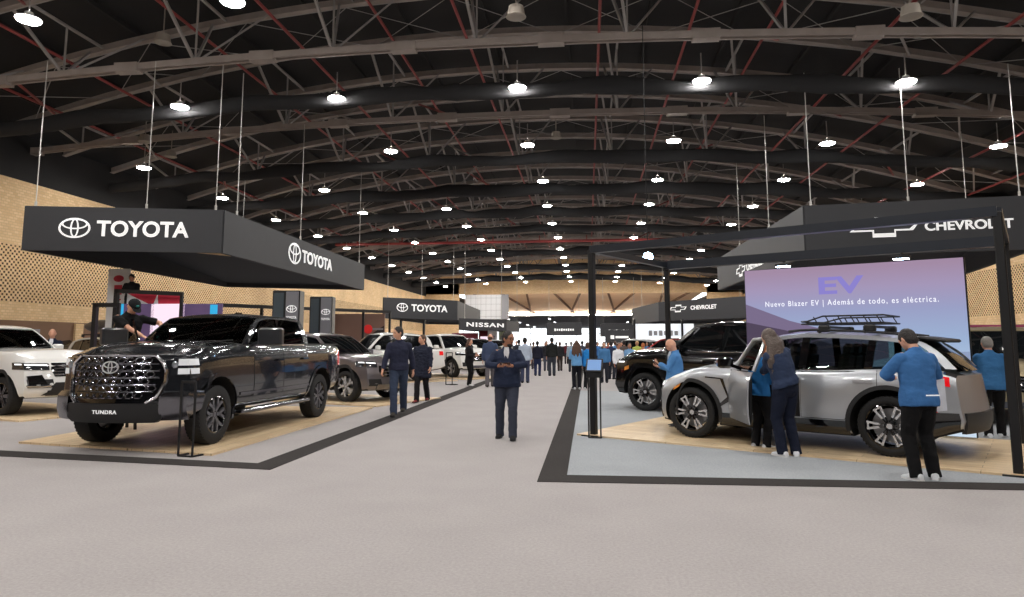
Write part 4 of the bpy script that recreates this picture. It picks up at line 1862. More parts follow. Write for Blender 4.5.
        b.build('dashboard', M_int, root, smooth=40)
        b = MB()
        ring = [V((xc - .42 + .05 * math.cos(2 * PI * i / 20), .38 + .18 * math.sin(2 * PI * i / 20), belt + .0 + .17 * math.cos(2 * PI * i / 20))) for i in range(20)]
        b.tube(ring, .016, 6, closed=True)
        b.build('steering_wheel', M_int, root)
    add_wheels(root, c['wheel'], (wb / 2, -wb / 2), hw - c['wheel_w'] / 2 - .015)
    root['_'] = 0
    del root['_']
    return root, body, cab


def lamp_pair(root, body, end, rows, m, name, off=.012, inner=None):
    """mirrored end patches; rows (z, y_in, y_out)"""
    for sg in (-1, 1):
        b = MB()
        body.end_patch(b, [(z, sg * a, sg * c_) for z, a, c_ in rows], off, end, nu=6)
        o = b.build(name, m, root, smooth=50)
        if inner:
            b = MB()
            body.end_patch(b, [(z, sg * a, sg * c_) for z, a, c_ in inner], off + .012, end, nu=4, depth=.012)
            b.build('lamp_strip', M_drl if end == 'front' else M_tail, o, smooth=50)


def oval_emblem(root, body, y0, z0, s_, end='front', m=None, off=.03):
    b = MB()
    fn = (lambda u, v, d: body.front(y0 + u, z0 + v, off + d)) if end == 'front' else (lambda u, v, d: body.rear(y0 + u, z0 + v, off + d))
    three_oval(b, fn, s_)
    return b.build('emblem', m or M_chrome, root)


def place_wheel_at(px, py, px2, py2, Rz=.03):
    return G(px, py, Rz), G(px2, py2, Rz)


# ---- dark grey pickup --------------------------------------------------
P_grey = paint('dark_grey_paint', (42, 44, 49), .5, .16)
W_t = make_wheel(.425, .27, 6, 'y', M_gloss, mat('dark_alloy', (112, 112, 118), rough=.3, metal=.6))
tb = dict(L=5.93, W=2.03, H=1.96, wb=3.7, R=.425, fo=.98, zb=.46, hoodf=1.33, cowlz=1.44, belt=1.43, tailz=1.40, cat='pickup truck',
          cowlx=1.02, rf=.42, rrx=-1.18, tx=-1.42, cab0=-1.36, yr=.79, bf=.34, br=.06, nw=.95,
          zs=[(-3.1, 1.38), (-3.0, 1.41), (-1.5, 1.43), (0, 1.43), (.9, 1.44), (1.15, 1.45), (2.2, 1.40), (2.62, 1.35), (2.83, 1.30)],
          nose=[(.3, -.06), (.5, .02), (.72, .03), (.80, -.02), (1.25, -.04), (1.35, -.12)], tail=[(.3, -.05), (.6, .06), (.75, .0), (1.4, .0)],
          zr=[(-1.42, 1.45), (-1.30, 1.78), (-1.18, 1.90), (-.6, 1.94), (0, 1.94), (.42, 1.89), (1.02, 1.46)],
          doors=dict(B=-.22, C=None, D=-1.30, dw0=.20, dw1=.14, pm=M_gloss), skins={'front_door': (.82, -.20), 'rear_door': (-.22, -1.22)},
          handle_z=1.18, handle_m=P_grey, arch=.55, clad=None, sill=.62, flare=.05, flare_m=P_grey, paint=P_grey, wheel=W_t, wheel_w=.27, clear=True, open_door=-1,
          ms=1.75, mz=.14, mirror_m=mat('mirror_grey', (44, 46, 50), rough=.3, coat=1), belt_m=M_chrome, crown=.07)
wn, wr = G(213, 443.5, .03), G(316, 417, .03)
fwd = (wn - wr).normalized()
rz_t = math.atan2(fwd.y, fwd.x)
lat = V((-fwd.y, fwd.x, 0))      # towards the car's left side = aisle side
mid = (wn + wr) / 2 - lat * (tb['W'] / 2 - .07)
TUN, bt, ct = make_car('pickup_truck', 'dark grey crew cab pickup truck with big honeycomb grille on the oak deck', (mid.x, mid.y, .03), rz_t, tb)
# grille: chrome surround, black field, honeycomb bars
b = MB()
oct_ = [(.62, .45, .62), (.70, .55, .72), (.95, .66, .66), (1.15, .66, .66), (1.27, .56, .56)]
gr_rows = [(.66, -.50, .50), (.74, -.62, .62), (.95, -.69, .69), (1.10, -.69, .69), (1.20, -.65, .65), (1.29, -.55, .55)]
bt.end_patch(b, gr_rows, .016, m=0)
gr = b.build('grille', M_gloss, TUN)
b = MB()
for i in range(6):
    z = .76 + i * .095
    hwz = lin([(r[0], r[2]) for r in gr_rows], z) - .06
    nn_ = int(hwz * 2 / .115)
    for j in range(nn_):
        y = -hwz + (j + .5 + (.5 if i % 2 else 0)) * .115
        if abs(y) > hwz - .02:
            continue
        hexp = [bt.front(y + .052 * math.cos(PI / 3 * k), z + .040 * math.sin(PI / 3 * k), .030) for k in range(6)]
        b.tube(hexp, .008, 5, closed=True)
    if i < 5:
        rowp = [bt.front(-hwz + 2 * hwz * j / 12, z + .047, .034) for j in range(13)]
        b.tube(rowp, .010, 6)
b.build('honeycomb', M_dchrome, gr)
b = MB()
for sg in (-1, 1):
    pts = [bt.front(sg * (r[2] + .015), r[0], .03) for r in gr_rows]
    b.tube(pts, .024, 8)
b.tube([bt.front(-.55 + 1.1 * j / 10, 1.30, .03) for j in range(11)], .02, 8)
b.build('grille_surround', M_chrome, TUN)
oval_emblem(TUN, bt, 0, 1.14, .125, off=.05, m=mat('satin_emblem', (205, 207, 210), rough=.35, metal=.3))
# bumper
b = MB()
bt.end_patch(b, [(.395, -.62, .62), (.45, -.70, .70), (.62, -.72, .72), (.655, -.64, .64)], .05, nu=12, depth=.08)
bm_ = b.build('lower_bumper', M_plast, TUN)
te = text_obj('TUNDRA', TUN, (0, 0, 0), 0, M_white, width=.36, height=.05, bold=.012, extrude=.003, name='plate_lettering', spacing=1.1)
p = bt.front(0, .545, .056)
te.location = p
te.rotation_euler = (0, 0, PI / 2)
for sg in (-1, 1):
    b = MB()
    rows = []
    for z, o_ in ((.42, .03), (.56, .06), (.74, .06), (.80, .03)):
        row = []
        for j in range(9):
            y = .68 + (.985 - .68) * j / 8
            row.append(bt.front(sg * y, z, o_))
        for j in range(1, 5):
            x = bt.xf - .10 * j
            row.append(bt.side(x, z, o_ * .6, sg))
        rows.append(row)
    b.grid(rows)
    b.build('bumper_corner', M_dchrome, TUN, smooth=40)
    # headlamp unit wrapping the corner
    b = MB()
    rows = []
    for z in (1.02, 1.10, 1.18, 1.27):
        row = [bt.front(sg * (.76 + .18 * j / 5 - (.02 if z < 1.1 else 0)), z, .014) for j in range(6)]
        row += [bt.side(bt.xf - .07 * j, z, .010, sg) for j in range(1, 5)]
        rows.append(row)
    b.grid(rows)
    hl = b.build('headlamp', M_hld, TUN, smooth=40)
    b = MB()
    for z0, z1 in ((1.04, 1.12), (1.16, 1.25)):
        rows = []
        for z in (z0, z1):
            rows.append([bt.front(sg * (.83 + .11 * j / 3), z, .024) for j in range(4)] + [bt.side(bt.xf - .065 * j, z, .018, sg) for j in range(1, 4)])
        b.grid(rows)
    b.build('lamp_strip', mat('lamp_reflector', (225, 228, 232), rough=.25, metal=.3, emit=(255, 255, 255), estr=.25), hl, smooth=40)
    b = MB()
    b.ell(bt.front(sg * .79, 1.17, .02), (.02, .05, .05))
    b.build('projector', M_hl, hl)
    # running board, badge, rocker strip
    b = MB()
    bt.side_patch(b, -1.25, 1.25, .66, .70, .02, sg)
    b.build('chrome_strip', M_dchrome, TUN)
    b = MB()
    b.rbox((.0, sg * .99, .40), (2.5, .16, .07), .02)
    b.build('running_board', M_dchrome, TUN, smooth=0)
    b = MB()
    b.box(bt.side(-2.2, 1.44, -.06, sg) + V((.0, 0, .0)), (1.55, .07, .03))
    b.build('bed_rail_cap', M_plast, TUN, smooth=0)
    b = MB()
    bt.side_patch(b, bt.xr + .02, bt.xr + .16, 1.0, 1.32, .008, sg)
    b.build('tail_lamp', M_tail, TUN)
b = MB()
bt.end_patch(b, [(.55, -.9, .9), (.70, -.92, .92)], .05, 'rear', depth=.1)
b.build('rear_bumper', M_dchrome, TUN)
b = MB()
b.rbox((-2.25, 0, 1.40), (1.5, 1.6, .04), .01)
b.build('bed_cover', M_plast, TUN, smooth=0)
b = MB()
zq = pch(tb['zr'], .42)
b.rbox((-.4, 0, 2.0), (.22, .05, .05), .015)
b.build('shark_fin', M_gloss, TUN, smooth=0)
# hood bulge creases
for sg in (-1, 1):
    b = MB()
    pts = []
    for i in range(12):
        x = 1.2 + 1.4 * i / 11
        y = .52 + .06 * i / 11
        zz = pch(bt.zs, x) + bt.crown(x) * (1 - (y / (pch(bt.hw, x) * .905)) ** 2)
        p = bt.pt(x, sg * y, zz + .002)
        pts.append(p)
    b.tube(pts, (.018), 6)
    b.build('hood_crease', P_grey, TUN, smooth=60)
# open far front door of the pickup (the cleaner stands beside it)
b = MB()
Rd = Matrix.Rotation(math.radians(0), 3, 'Z')


def door_leaf(parent, body, cab, x0, x1, sg, angle, zlo, hinge_x, mp, glass=True, name='open_door', rail_m=None, topx=.55):
    """door leaf built in place then swung about its front edge"""
    hp = body.side(hinge_x, 1.0, 0, sg)
    M = Matrix.Translation((hp.x, hp.y, 0)) @ Matrix.Rotation(angle, 4, 'Z') @ Matrix.Translation((-hp.x, -hp.y, 0))
    b = MB()
    b.X = M
    body.side_patch(b, x0, x1, zlo, lambda x: pch(body.zs, x) - .01, .01, sg, depth=.015, m=0)
    rows = []
    for i in range(9):
        x = x0 + (x1 - x0) * i / 8
        rows.append([body.side(x, zlo + (pch(body.zs, x) - .02 - zlo) * j / 5, -.02 - (.07 if 0 < j < 5 and 0 < i < 8 else 0), sg) for j in range(6)])
    b.grid(rows, 1)
    for p_, q_ in ((rows[0], None), (rows[-1], None)):
        pass
    o = b.build(name, [mp, M_int], parent, smooth=50)
    b = MB()
    b.X = M
    zt = cab.zt - .09
    frame = [(x0 + .02, pch(body.zs, x0)), (x0 + .02, zt), (x0 + (x1 - x0) * topx, zt - .01), (x1 - .05, pch(body.zs, x1) + .01)]
    b.tube([cab.P(x, z, .0, sg) for x, z in frame], .028, 6)
    b.build('window_rail', rail_m or mp, o, smooth=50)
    b = MB()
    b.X = M
    cab.quad(b, [frame[0], frame[3], frame[2], frame[1]], -.01, sg, depth=.006)
    b.build('window_pane', M_glass, o, smooth=50)
    return o, M


dl_, Md_ = door_leaf(TUN, bt, ct, -.05, .97, -1, math.radians(64), .62, 1.0, P_grey, rail_m=M_gloss)
add_mirror(TUN, ct, tb, -1, Md_)

# ---- silver SUV ----------------------------------------------------------
P_silver = paint('silver_paint', (182, 185, 190), .6, .3)
W_b = make_wheel(.388, .26, 6, 'twin', M_gloss, mat('machined_alloy', (222, 222, 224), rough=.25, metal=.7), rr=.74)
wf_, wr_ = G(692, 437.5, .03), G(891, 457, .03)
wbB = (wf_ - wr_).length
print('SUV wheelbase from the picture', round(wbB, 2))
sb = dict(L=wbB + 1.78, W=1.98, H=1.62, wb=wbB, R=.385, fo=.84, zb=.22, hoodf=.98, cowlz=1.10, belt=1.08, tailz=1.10,
          cowlx=.80, rf=.10, rrx=-wbB / 2 - .35, tx=-wbB / 2 - .78, cab0=-wbB / 2 - .8, yr=.66, bf=.40, br=.22, nw=.90,
          nose=[(.2, -.04), (.4, .03), (.7, .02), (.95, -.10), (1.0, -.14)], tail=[(.2, -.05), (.5, .06), (.8, .02), (1.15, -.03)],
          zs=[(-wbB / 2 - .94, 1.06), (-wbB / 2 - .8, 1.11), (-wbB / 2 - .2, 1.13), (-.6, 1.09), (.4, 1.07), (.75, 1.09), (1.0, 1.09), (wbB / 2 + .3, 1.00), (wbB / 2 + .66, .94), (wbB / 2 + .84, .84)],
          zr=[(-wbB / 2 - .78, 1.14), (-wbB / 2 - .56, 1.38), (-wbB / 2 - .35, 1.50), (-.9, 1.585), (-.35, 1.605), (.10, 1.56), (.80, 1.10)],
          doors=dict(B=-.30, C=-1.16, D=-wbB / 2 - .50, dw0=.12, dw1=.10, clean=.0, bw=.11), skins={'front_door': (.74, -.28), 'rear_door': (-.30, -1.28)},
          handle_z=.96, arch=.475, clad=.42, clad_m=M_gloss, sill=.44, flare=.05, flare_m=M_plast, paint=P_silver, wheel=W_b, wheel_w=.26, clear=True,
          belt_m=M_chrome, open_door=1, crown=.07, ms=.95, mirror_m=M_gloss)
fwd = (wf_ - wr_).normalized()
rz_b = math.atan2(fwd.y, fwd.x)
lat = V((-fwd.y, fwd.x, 0))
mid = (wf_ + wr_) / 2 - lat * (sb['W'] / 2 - .03)
BLZ, bb_, cb_ = make_car('suv', 'silver SUV with open front door on the oak deck before the purple screen', (mid.x, mid.y, .03), rz_b, sb)
dl_, Md_ = door_leaf(BLZ, bb_, cb_, -.28, .74, 1, math.radians(-52), .36, .74, P_silver)
add_mirror(BLZ, cb_, sb, 1, Md_)
xe, xz = bb_.xf, bb_.xr
for sg in (-1, 1):
    b = MB()
    # black vent blade behind the front wheel
    bb_.side_quad(b, [(wbB / 2 - .55, .93), (wbB / 2 - .50, .93), (wbB / 2 - .62, .66), (wbB / 2 - .66, .60)], .014, sg)
    bb_.side_quad(b, [(wbB / 2 - .66, .60), (wbB / 2 - .62, .66), (wbB / 2 - .45, .52), (wbB / 2 - .45, .48)], .014, sg)
    bb_.side_quad(b, [(wbB / 2 - .55, .92), (wbB / 2 - .50, .94), (wbB / 2 - .26, .955), (wbB / 2 - .26, .94)], .014, sg)
    b.build('fender_vent', M_gloss, BLZ, smooth=0)
    b = MB()
    bb_.side_quad(b, [(wbB / 2 + .44, .79), (wbB / 2 + .62, .72), (wbB / 2 + .62, .77), (wbB / 2 + .44, .83)], .012, sg)
    b.build('side_marker', M_amber, BLZ, smooth=0)
    b = MB()
    rows = []
    for z0 in (.92, .98, 1.04):
        rows.append([bb_.side(xz + .06 + .10 * j, z0 + .01 * j, .014, sg) for j in range(6)])
    b.slab(rows, (0, -sg * .02, 0))
    rows = []
    for i in range(7):
        z0 = .92 - i * .055
        rows.append([bb_.side(xz + .42 - i * .02, z0, .014, sg), bb_.side(xz + .52 - i * .012, z0, .014, sg)])
    b.slab(rows, (0, -sg * .02, 0))
    b.build('tail_lamp', M_tail, BLZ, smooth=0)
    b = MB()
    bb_.side_patch(b, xz + .02, -wbB / 2 - .46, lambda x: pch(bb_.zb, x) + .02, .60, .016, sg)
    b.build('rear_cladding', M_gloss, BLZ)
b = MB()
bb_.end_patch(b, [(.34, -.80, .80), (.45, -.84, .84), (.60, -.84, .84)], .03, 'rear', depth=.05)
b.build('rear_bumper', M_plast, BLZ)
b = MB()
bb_.end_patch(b, [(.28, -.80, .80), (.36, -.84, .84), (.52, -.6, .6)], .02)
bb_.end_patch(b, [(.78, -.78, .78), (.84, -.80, .80)], .015, m=1)
b.build('front_fascia', [M_gloss, M_drl], BLZ)
b = MB()
zr_e = pch(sb['zr'], sb['rrx'])
b.rbox((sb['rrx'] - .13, 0, zr_e + .02), (.34, 1.24, .05), .02, Matrix.Rotation(math.radians(-8), 3, 'Y'))
b.build('spoiler', M_plast, BLZ, smooth=0)
# roof rails
for sg in (-1, 1):
    b = MB()
    pts = [V((x, sg * .62, pch(sb['zr'], x) + .055)) for x in [sb['rrx'] + .1 + i * (.1 - sb['rrx'] - .25) / 9 for i in range(10)]]
    b.tube(pts, .02, 6)
    b.build('roof_rail', M_plast, BLZ)
# roof basket
bk = thing('roof_basket', 'black ladder style roof basket on the silver SUV', 'roof rack', (mid.x, mid.y, .03), rz_b)
b = MB()
for x in (-1.15, -.55):
    b.bar((x, -.56, 1.70), (x, .56, 1.70), .06, .035)
    for sg in (-1, 1):
        b.rbox((x, sg * .60, 1.675), (.16, .08, .10), .02)
        b.bar((x + .02, sg * .60, 1.70), (x + .08, sg * .60, 1.615), .05, .05)
b.build('cross_bar', M_plast, bk, smooth=0)
b = MB()
for z, d_ in ((1.755, 0), (1.86, .04)):
    lo_ = [(-1.30, -.48), (-.5, -.48), (-.25, -.40), (-.12, -.25), (-.12, .25), (-.25, .40), (-.5, .48), (-1.30, .48)]
    zz = lambda x: z - (.07 if z > 1.8 and x > -.3 else (.04 if z > 1.8 and x < -1.3 else 0))
    b.tube([V((x, y, zz(x))) for x, y in lo_], .013, 6, closed=True)
b.build('rail', M_plast, bk)
b = MB()
for sg in (-1, 1):
    for i in range(6):
        x = -1.27 + i * .17
        b.bar((x, sg * .48, 1.755), (x + .05, sg * .48, 1.85), .014, .014)
for i in range(11):
    x = -1.27 + i * .10
    b.bar((x, -.48, 1.755), (x, .48, 1.755), .014, .014)
b.build('slat', M_plast, bk, smooth=0)

# ---- black SUV -------------------------------------------------------------
P_black = paint('black_paint', (12, 12, 14), .3, .15)
W_k = make_wheel(.42, .27, 6, 'twin', M_gloss, mat('machined_alloy', (222, 222, 224)), rr=.72)
kb = dict(L=5.35, W=2.05, H=1.93, wb=3.07, R=.42, fo=.95, zb=.36, hoodf=1.18, cowlz=1.33, belt=1.30, tailz=1.28,
          cowlx=.98, rf=.40, rrx=-2.15, tx=-2.40, cab0=-2.5, yr=.74, bf=.30, br=.1, nw=.93,
          nose=[(.3, -.08), (.5, .03), (.75, .03), (1.05, 0), (1.2, -.06)], tail=[(.3, -.05), (.6, .06), (.8, 0), (1.4, 0)],
          zr=[(-2.40, 1.35), (-2.28, 1.7), (-2.15, 1.84), (-1.3, 1.92), (-.3, 1.93), (.40, 1.86), (.98, 1.34)],
          doors=dict(B=-.15, C=-1.15, D=-2.15, dw0=.2, dw1=.14), skins={'front_door': (.82, -.13), 'rear_door': (-.15, -1.2)},
          handle_z=1.12, arch=.53, clad=.5, sill=.52, flare=.05, flare_m=P_black, paint=P_black, wheel=W_k, wheel_w=.27,
          belt_m=M_chrome, crown=.08, clear=False)


def generic_front(root, body, zlo, zhi, hwg, lampz, m_gr=M_gloss, emblem=True, bars=4, chrome=M_dchrome):
    b = MB()
    body.end_patch(b, [(zlo, -hwg * .85, hwg * .85), ((zlo + zhi) / 2, -hwg, hwg), (zhi, -hwg * .96, hwg * .96)], .014)
    g_ = b.build('grille', m_gr, root)
    b = MB()
    for i in range(bars):
        z = zlo + (zhi - zlo) * (i + .7) / (bars + .4)
        b.tube([body.front(-hwg * .9 + 1.8 * hwg * j / 10, z, .024) for j in range(11)], .011, 6)
    b.build('grille_bar', chrome, g_)
    for sg in (-1, 1):
        b = MB()
        rows = []
        for z in (lampz - .07, lampz, lampz + .07):
            rows.append([body.front(sg * (hwg + .03 + (body.W / 2 * .90 - hwg - .03) * j / 5), z + .015 * j / 5, .012) for j in range(6)] + [body.side(body.xf - .08 * j, z + .02, .010, sg) for j in range(1, 5)])
        b.grid(rows)
        h_ = b.build('headlamp', M_hld, root, smooth=40)
        b = MB()
        rows = []
        for z in (lampz + .02, lampz + .05):
            rows.append([body.front(sg * (hwg + .06 + (body.W / 2 * .88 - hwg - .06) * j / 5), z + .015 * j / 5, .02) for j in range(6)] + [body.side(body.xf - .07 * j, z + .02, .018, sg) for j in range(1, 4)])
        b.grid(rows)
        b.build('lamp_strip', M_drl, h_, smooth=40)
        b = MB()
        body.end_patch(b, [(zlo - .22, sg * (hwg * .85), sg * (body.W / 2 * .84)), (zlo - .05, sg * (hwg * .95), sg * (body.W / 2 * .86))], .014)
        b.build('fog_recess', M_plast, root)
        b = MB()
        rows = [[body.side(body.xr + .04 + .05 * j, z, .010, sg) for j in range(6)] for z in (lampz - .02, lampz + .06, lampz + .14)]
        b.slab(rows, (0, -sg * .02, 0))
        b.build('tail_lamp', M_tail, root, smooth=0)
    b = MB()
    zz = pch(body.zb, body.xf) + .02
    body.end_patch(b, [(zz, -hwg * 1.1, hwg * 1.1), (zz + .12, -hwg * 1.1, hwg * 1.1)], .025)
    b.build('skid_plate', M_dchrome, root)


# placed from the two wheels seen in the photograph
wk = G(645, 411)
dirk = V((-.86, .51, 0)).normalized()
latk = V((-dirk.y, dirk.x, 0))
mk = wk - dirk * (kb['wb'] / 2) - latk * (kb['W'] / 2 - .03)
BLK, bk_, ck_ = make_car('suv', 'big gloss black SUV behind the bald man, with a roof box', (mk.x, mk.y, .0), math.atan2(dirk.y, dirk.x), kb)
generic_front(BLK, bk_, .72, 1.12, .62, 1.02)
b = MB()
for sg in (-1, 1):
    bk_.side_quad(b, [(kb['wb'] / 2 + .55, .92), (kb['wb'] / 2 + .72, .88), (kb['wb'] / 2 + .72, .96), (kb['wb'] / 2 + .55, 1.0)], .012, sg)
b.build('side_marker', M_amber, BLK, smooth=0)


def roof_box(loc, rz, x, z, L_, W_, H_, label, m=M_gloss):
    root = thing('roof_box', label, 'roof box', loc, rz)
    b = MB()
    rows = []
    for i in range(15):
        t = i / 14
        s_ = min(1, (math.sin(PI * (t * .86 + .07))) ** .45)
        xx = x - L_ / 2 + L_ * t
        ring = []
        for j in range(14):
            a = 2 * PI * j / 14
            cs, sn = math.cos(a), math.sin(a)
            cs = math.copysign(abs(cs) ** .6, cs)
            sn = math.copysign(abs(sn) ** .7, sn)
            ring.append(V((xx, cs * W_ / 2 * (.6 + .4 * s_), z + H_ / 2 + sn * H_ / 2 * s_ * (1 - .25 * t))))
        rows.append(ring)
    b.grid(rows, closed=True)
    n_ = len(b.v)
    b.f.append(list(range(14)))
    b.mi.append(0)
    b.f.append(list(range(n_ - 14, n_)))
    b.mi.append(0)
    b.build('shell', m, root, smooth=50)
    b = MB()
    for q in (-L_ * .25, L_ * .22):
        b.bar((x + q, -W_ * .75, z - .04), (x + q, W_ * .75, z - .04), .06, .04)
        for sg in (-1, 1):
            b.box((x + q, sg * W_ * .72, z - .08), (.1, .06, .1))
    b.build('cross_bar', M_plast, root, smooth=0)


roof_box((mk.x, mk.y, 0), math.atan2(dirk.y, dirk.x), -1.75, 2.06, 2.1, .85, .46, 'gloss black roof box on top of the big black SUV')

# ---- generic SUV for the others ---------------------------------------------
W_g = make_wheel(.385, .24, 5, 'y', M_gloss, mat('machined_alloy', (222, 222, 224)), rr=.70)
W_f = make_wheel(.39, .26, 6, 'star', M_gloss, M_dchrome, rr=.66)


def suv_cfg(p, **k):
    d = dict(L=4.65, W=1.88, H=1.70, wb=2.70, R=.385, fo=.88, zb=.28, hoodf=1.02, cowlz=1.14, belt=1.12, tailz=1.12,
             cowlx=.82, rf=.15, rrx=-1.75, tx=-2.0, cab0=-2.1, yr=.66, bf=.34, br=.14, nw=.90,
             nose=[(.25, -.06), (.45, .03), (.7, .02), (.95, -.05), (1.05, -.10)], tail=[(.2, -.05), (.5, .06), (.8, 0), (1.2, -.02)],
             zr=[(-2.0, 1.18), (-1.88, 1.42), (-1.75, 1.56), (-1.0, 1.68), (-.2, 1.70), (.15, 1.65), (.82, 1.16)],
             doors=dict(B=-.22, C=-1.08, D=-1.80, dw0=.22, dw1=.14), skins={'front_door': (.70, -.2), 'rear_door': (-.22, -1.12)},
             handle_z=.98, arch=.47, clad=.42, sill=.44, flare=.06, paint=p, wheel=W_g, wheel_w=.24, belt_m=M_plast, clear=False)
    d.update(k)
    return d


P_white = paint('white_paint', (232, 231, 228), 0, .3)
P_gun = paint('warm_grey_paint', (116, 110, 112), .6, .28)
P_gold = paint('pale_gold_paint', (176, 160, 128), .5, .3)


def place_car(px, py, head, cfg, name, label, side=1, z=.03, at='front'):
    """near front tyre touches the floor at the picture point; head in degrees"""
    w0 = G(px, py, z)
    d = V((math.cos(math.radians(head)), math.sin(math.radians(head)), 0))
    l_ = V((-d.y, d.x, 0)) * side
    m_ = w0 - d * (cfg['wb'] / 2) * (1 if at == 'front' else -1) - l_ * (cfg['W'] / 2 - .03)
    root, bd, cb = make_car(name, label, (m_.x, m_.y, z), math.radians(head), cfg)
    return root, bd, cb, m_


def deck_for(m_, head, cfg, label, mx=.45, my=.35):
    L_, W_ = cfg['L'] + 2 * mx, cfg['W'] + 2 * my
    b = MB()
    b.prism([(-L_ / 2, -W_ / 2), (L_ / 2, -W_ / 2), (L_ / 2, W_ / 2), (-L_ / 2, W_ / 2)], lambda u, v, d: V((u, v, d)), .03, 0)
    o = b.build('wood_deck', M_wood, smooth=0)
    o.location = (m_.x, m_.y, 0)
    o.rotation_euler = (0, 0, math.radians(head))
    return tag(o, label, 'deck')


# white SUV at the left edge
cfg = suv_cfg(P_white, skins={'front_door': (.12, -.55), 'rear_door': (-.57, -1.2)}, doors=dict(B=-.62, C=-1.2, D=-1.80, dw0=.22, dw1=.14), L=4.8, W=1.86, H=1.83, wb=2.75, hoodf=1.19, cowlz=1.31, belt=1.26, zb=.34, wheel=W_f, wheel_w=.26, arch=.48, tailz=1.2,
              zr=[(-2.0, 1.28), (-1.88, 1.52), (-1.75, 1.68), (-1.0, 1.82), (-.6, 1.83), (-.45, 1.79), (.24, 1.32)], clad=.46, handle_z=1.08, cowlx=.24, rf=-.45,
              nose=[(.3, -.14), (.45, .0), (.62, .05), (.85, 0), (1.0, -.03), (1.15, -.14)], clear=True)
HW_ = -19
FOR, bf_, cf_, mf_ = place_car(-1, 415.5, HW_, cfg, 'suv', 'white SUV with slim dark headlamps at the left edge of the hall', side=-1)
generic_front(FOR, bf_, .78, 1.06, .42, .98, bars=4)
for sg in (-1, 1):
    b = MB()
    bf_.end_poly(b, [(sg * .50, .64), (sg * .78, .62), (sg * .80, .80), (sg * .58, .82)], .03)
    b.build('fog_panel', M_gloss, FOR, smooth=0)
for sg in (-1, 1):
    b = MB()
    b.tube([bf_.front(sg * .44, .60, .04), bf_.front(sg * .56, .585, .04), bf_.front(sg * .82, .60, .04)], .018, 6)
    b.build('chrome_strip', M_chrome, FOR)
b = MB()
bf_.end_patch(b, [(.40, -.55, .55), (.50, -.42, .42), (.66, -.36, .36)], .045)
b.build('lower_grille', M_plast, FOR)
oval_emblem(FOR, bf_, 0, .95, .09)
deck_for(mf_, HW_, cfg, 'pale oak display deck under the white SUV at the left edge', .35, .35)

# warm grey SUV behind the pickup
cfg = suv_cfg(P_gun, L=4.6, W=1.87, H=1.69, flare=.07)
GRY, bg_, cg_, mg_ = place_car(345, 402, -21, cfg, 'suv', 'warm grey SUV with black grille parked behind the dark grey pickup', side=-1)
generic_front(GRY, bg_, .62, .90, .55, .93, bars=3)
oval_emblem(GRY, bg_, 0, .86, .09)
deck_for(mg_, -21, cfg, 'pale oak display deck under the warm grey SUV', .4, .45)

# white SUVs farther on
cfg = suv_cfg(P_white, L=4.83, W=1.92, H=1.84, hoodf=1.12, cowlz=1.24, belt=1.20, zb=.36, tailz=1.2,
              zr=[(-2.0, 1.28), (-1.88, 1.60), (-1.75, 1.74), (-1.0, 1.82), (-.2, 1.84), (.15, 1.78), (.76, 1.26)], handle_z=1.08, cowlx=.76)
WA, ba_, ca_, ma_ = place_car(419, 381, -140, cfg, 'suv', 'white boxy SUV behind the two men walking on the left', side=1, at='rear')
generic_front(WA, ba_, .74, 1.02, .52, 1.0, bars=2)
deck_for(ma_, -140, cfg, 'pale oak display deck under the boxy white SUV behind the walking men')
cfgb = dict(cfg)
WB, bb2, cb2, mb2 = place_car(451, 377.5, -42, cfgb, 'suv', 'white SUV whose front shows just left of the woman in black', side=-1)
generic_front(WB, bb2, .70, 1.02, .50, 1.0, bars=3)
deck_for(mb2, -42, cfgb, 'pale oak display deck under the white SUV beside the woman in black')
cfgc = suv_cfg(paint('charcoal_paint', (58, 60, 64), .5, .3))
WC, bc2, cc2, mc2 = place_car(480, 371, -45, cfgc, 'suv', 'charcoal SUV beyond the woman in black, near the aisle', side=-1, z=0)
generic_front(WC, bc2, .62, .90, .5, .93)
cfgd = suv_cfg(paint('silver_far_paint', (165, 168, 172), .5, .3))
WD, bd2, cd2, md2 = place_car(497, 364.5, -45, cfgd, 'suv', 'pale silver SUV deepest in the left row, behind the man in the navy jacket', side=-1, z=0)
generic_front(WD, bd2, .62, .90, .5, .93)

# left background: gold car, white SUV with a roof box
cfg = suv_cfg(P_white, L=4.5, belt_m=M_plast)
x_ = AY(84, 345, 21)
c1, b1, cc1 = make_car('suv', 'small white SUV with a black roof box between the white SUV and the pickup', (x_.x - .6, 23.5, 0), math.radians(-25), cfg)
generic_front(c1, b1, .62, .90, .5, .93)
roof_box((x_.x - .6, 23.5, 0), math.radians(-25), -.6, 1.84, 2.2, .95, .55, 'large dark grey roof box on the small white SUV', mat('box_grey', (78, 78, 82), rough=.4))
x_ = AY(36, 345, 28)
c1, b1, cc1 = make_car('suv', 'pale gold SUV behind the man in the dark suit', (x_.x, 29.0, 0), math.radians(-15), suv_cfg(P_gold))
generic_front(c1, b1, .62, .90, .5, .93)
# right edge: pale brown car behind the grey haired man
x_ = AY(1032, 345, 13.5)
c1, b1, cc1 = make_car('suv', 'pale gold SUV behind the grey haired man at the right edge', (x_.x + .5, 15.5, 0), math.radians(-112), suv_cfg(P_gold, H=1.8, zr=[(-2.0, 1.28), (-1.88, 1.60), (-1.75, 1.70), (-1.0, 1.78), (-.2, 1.8), (.15, 1.74), (.76, 1.16)]))
generic_front(c1, b1, .62, .90, .55, .93)
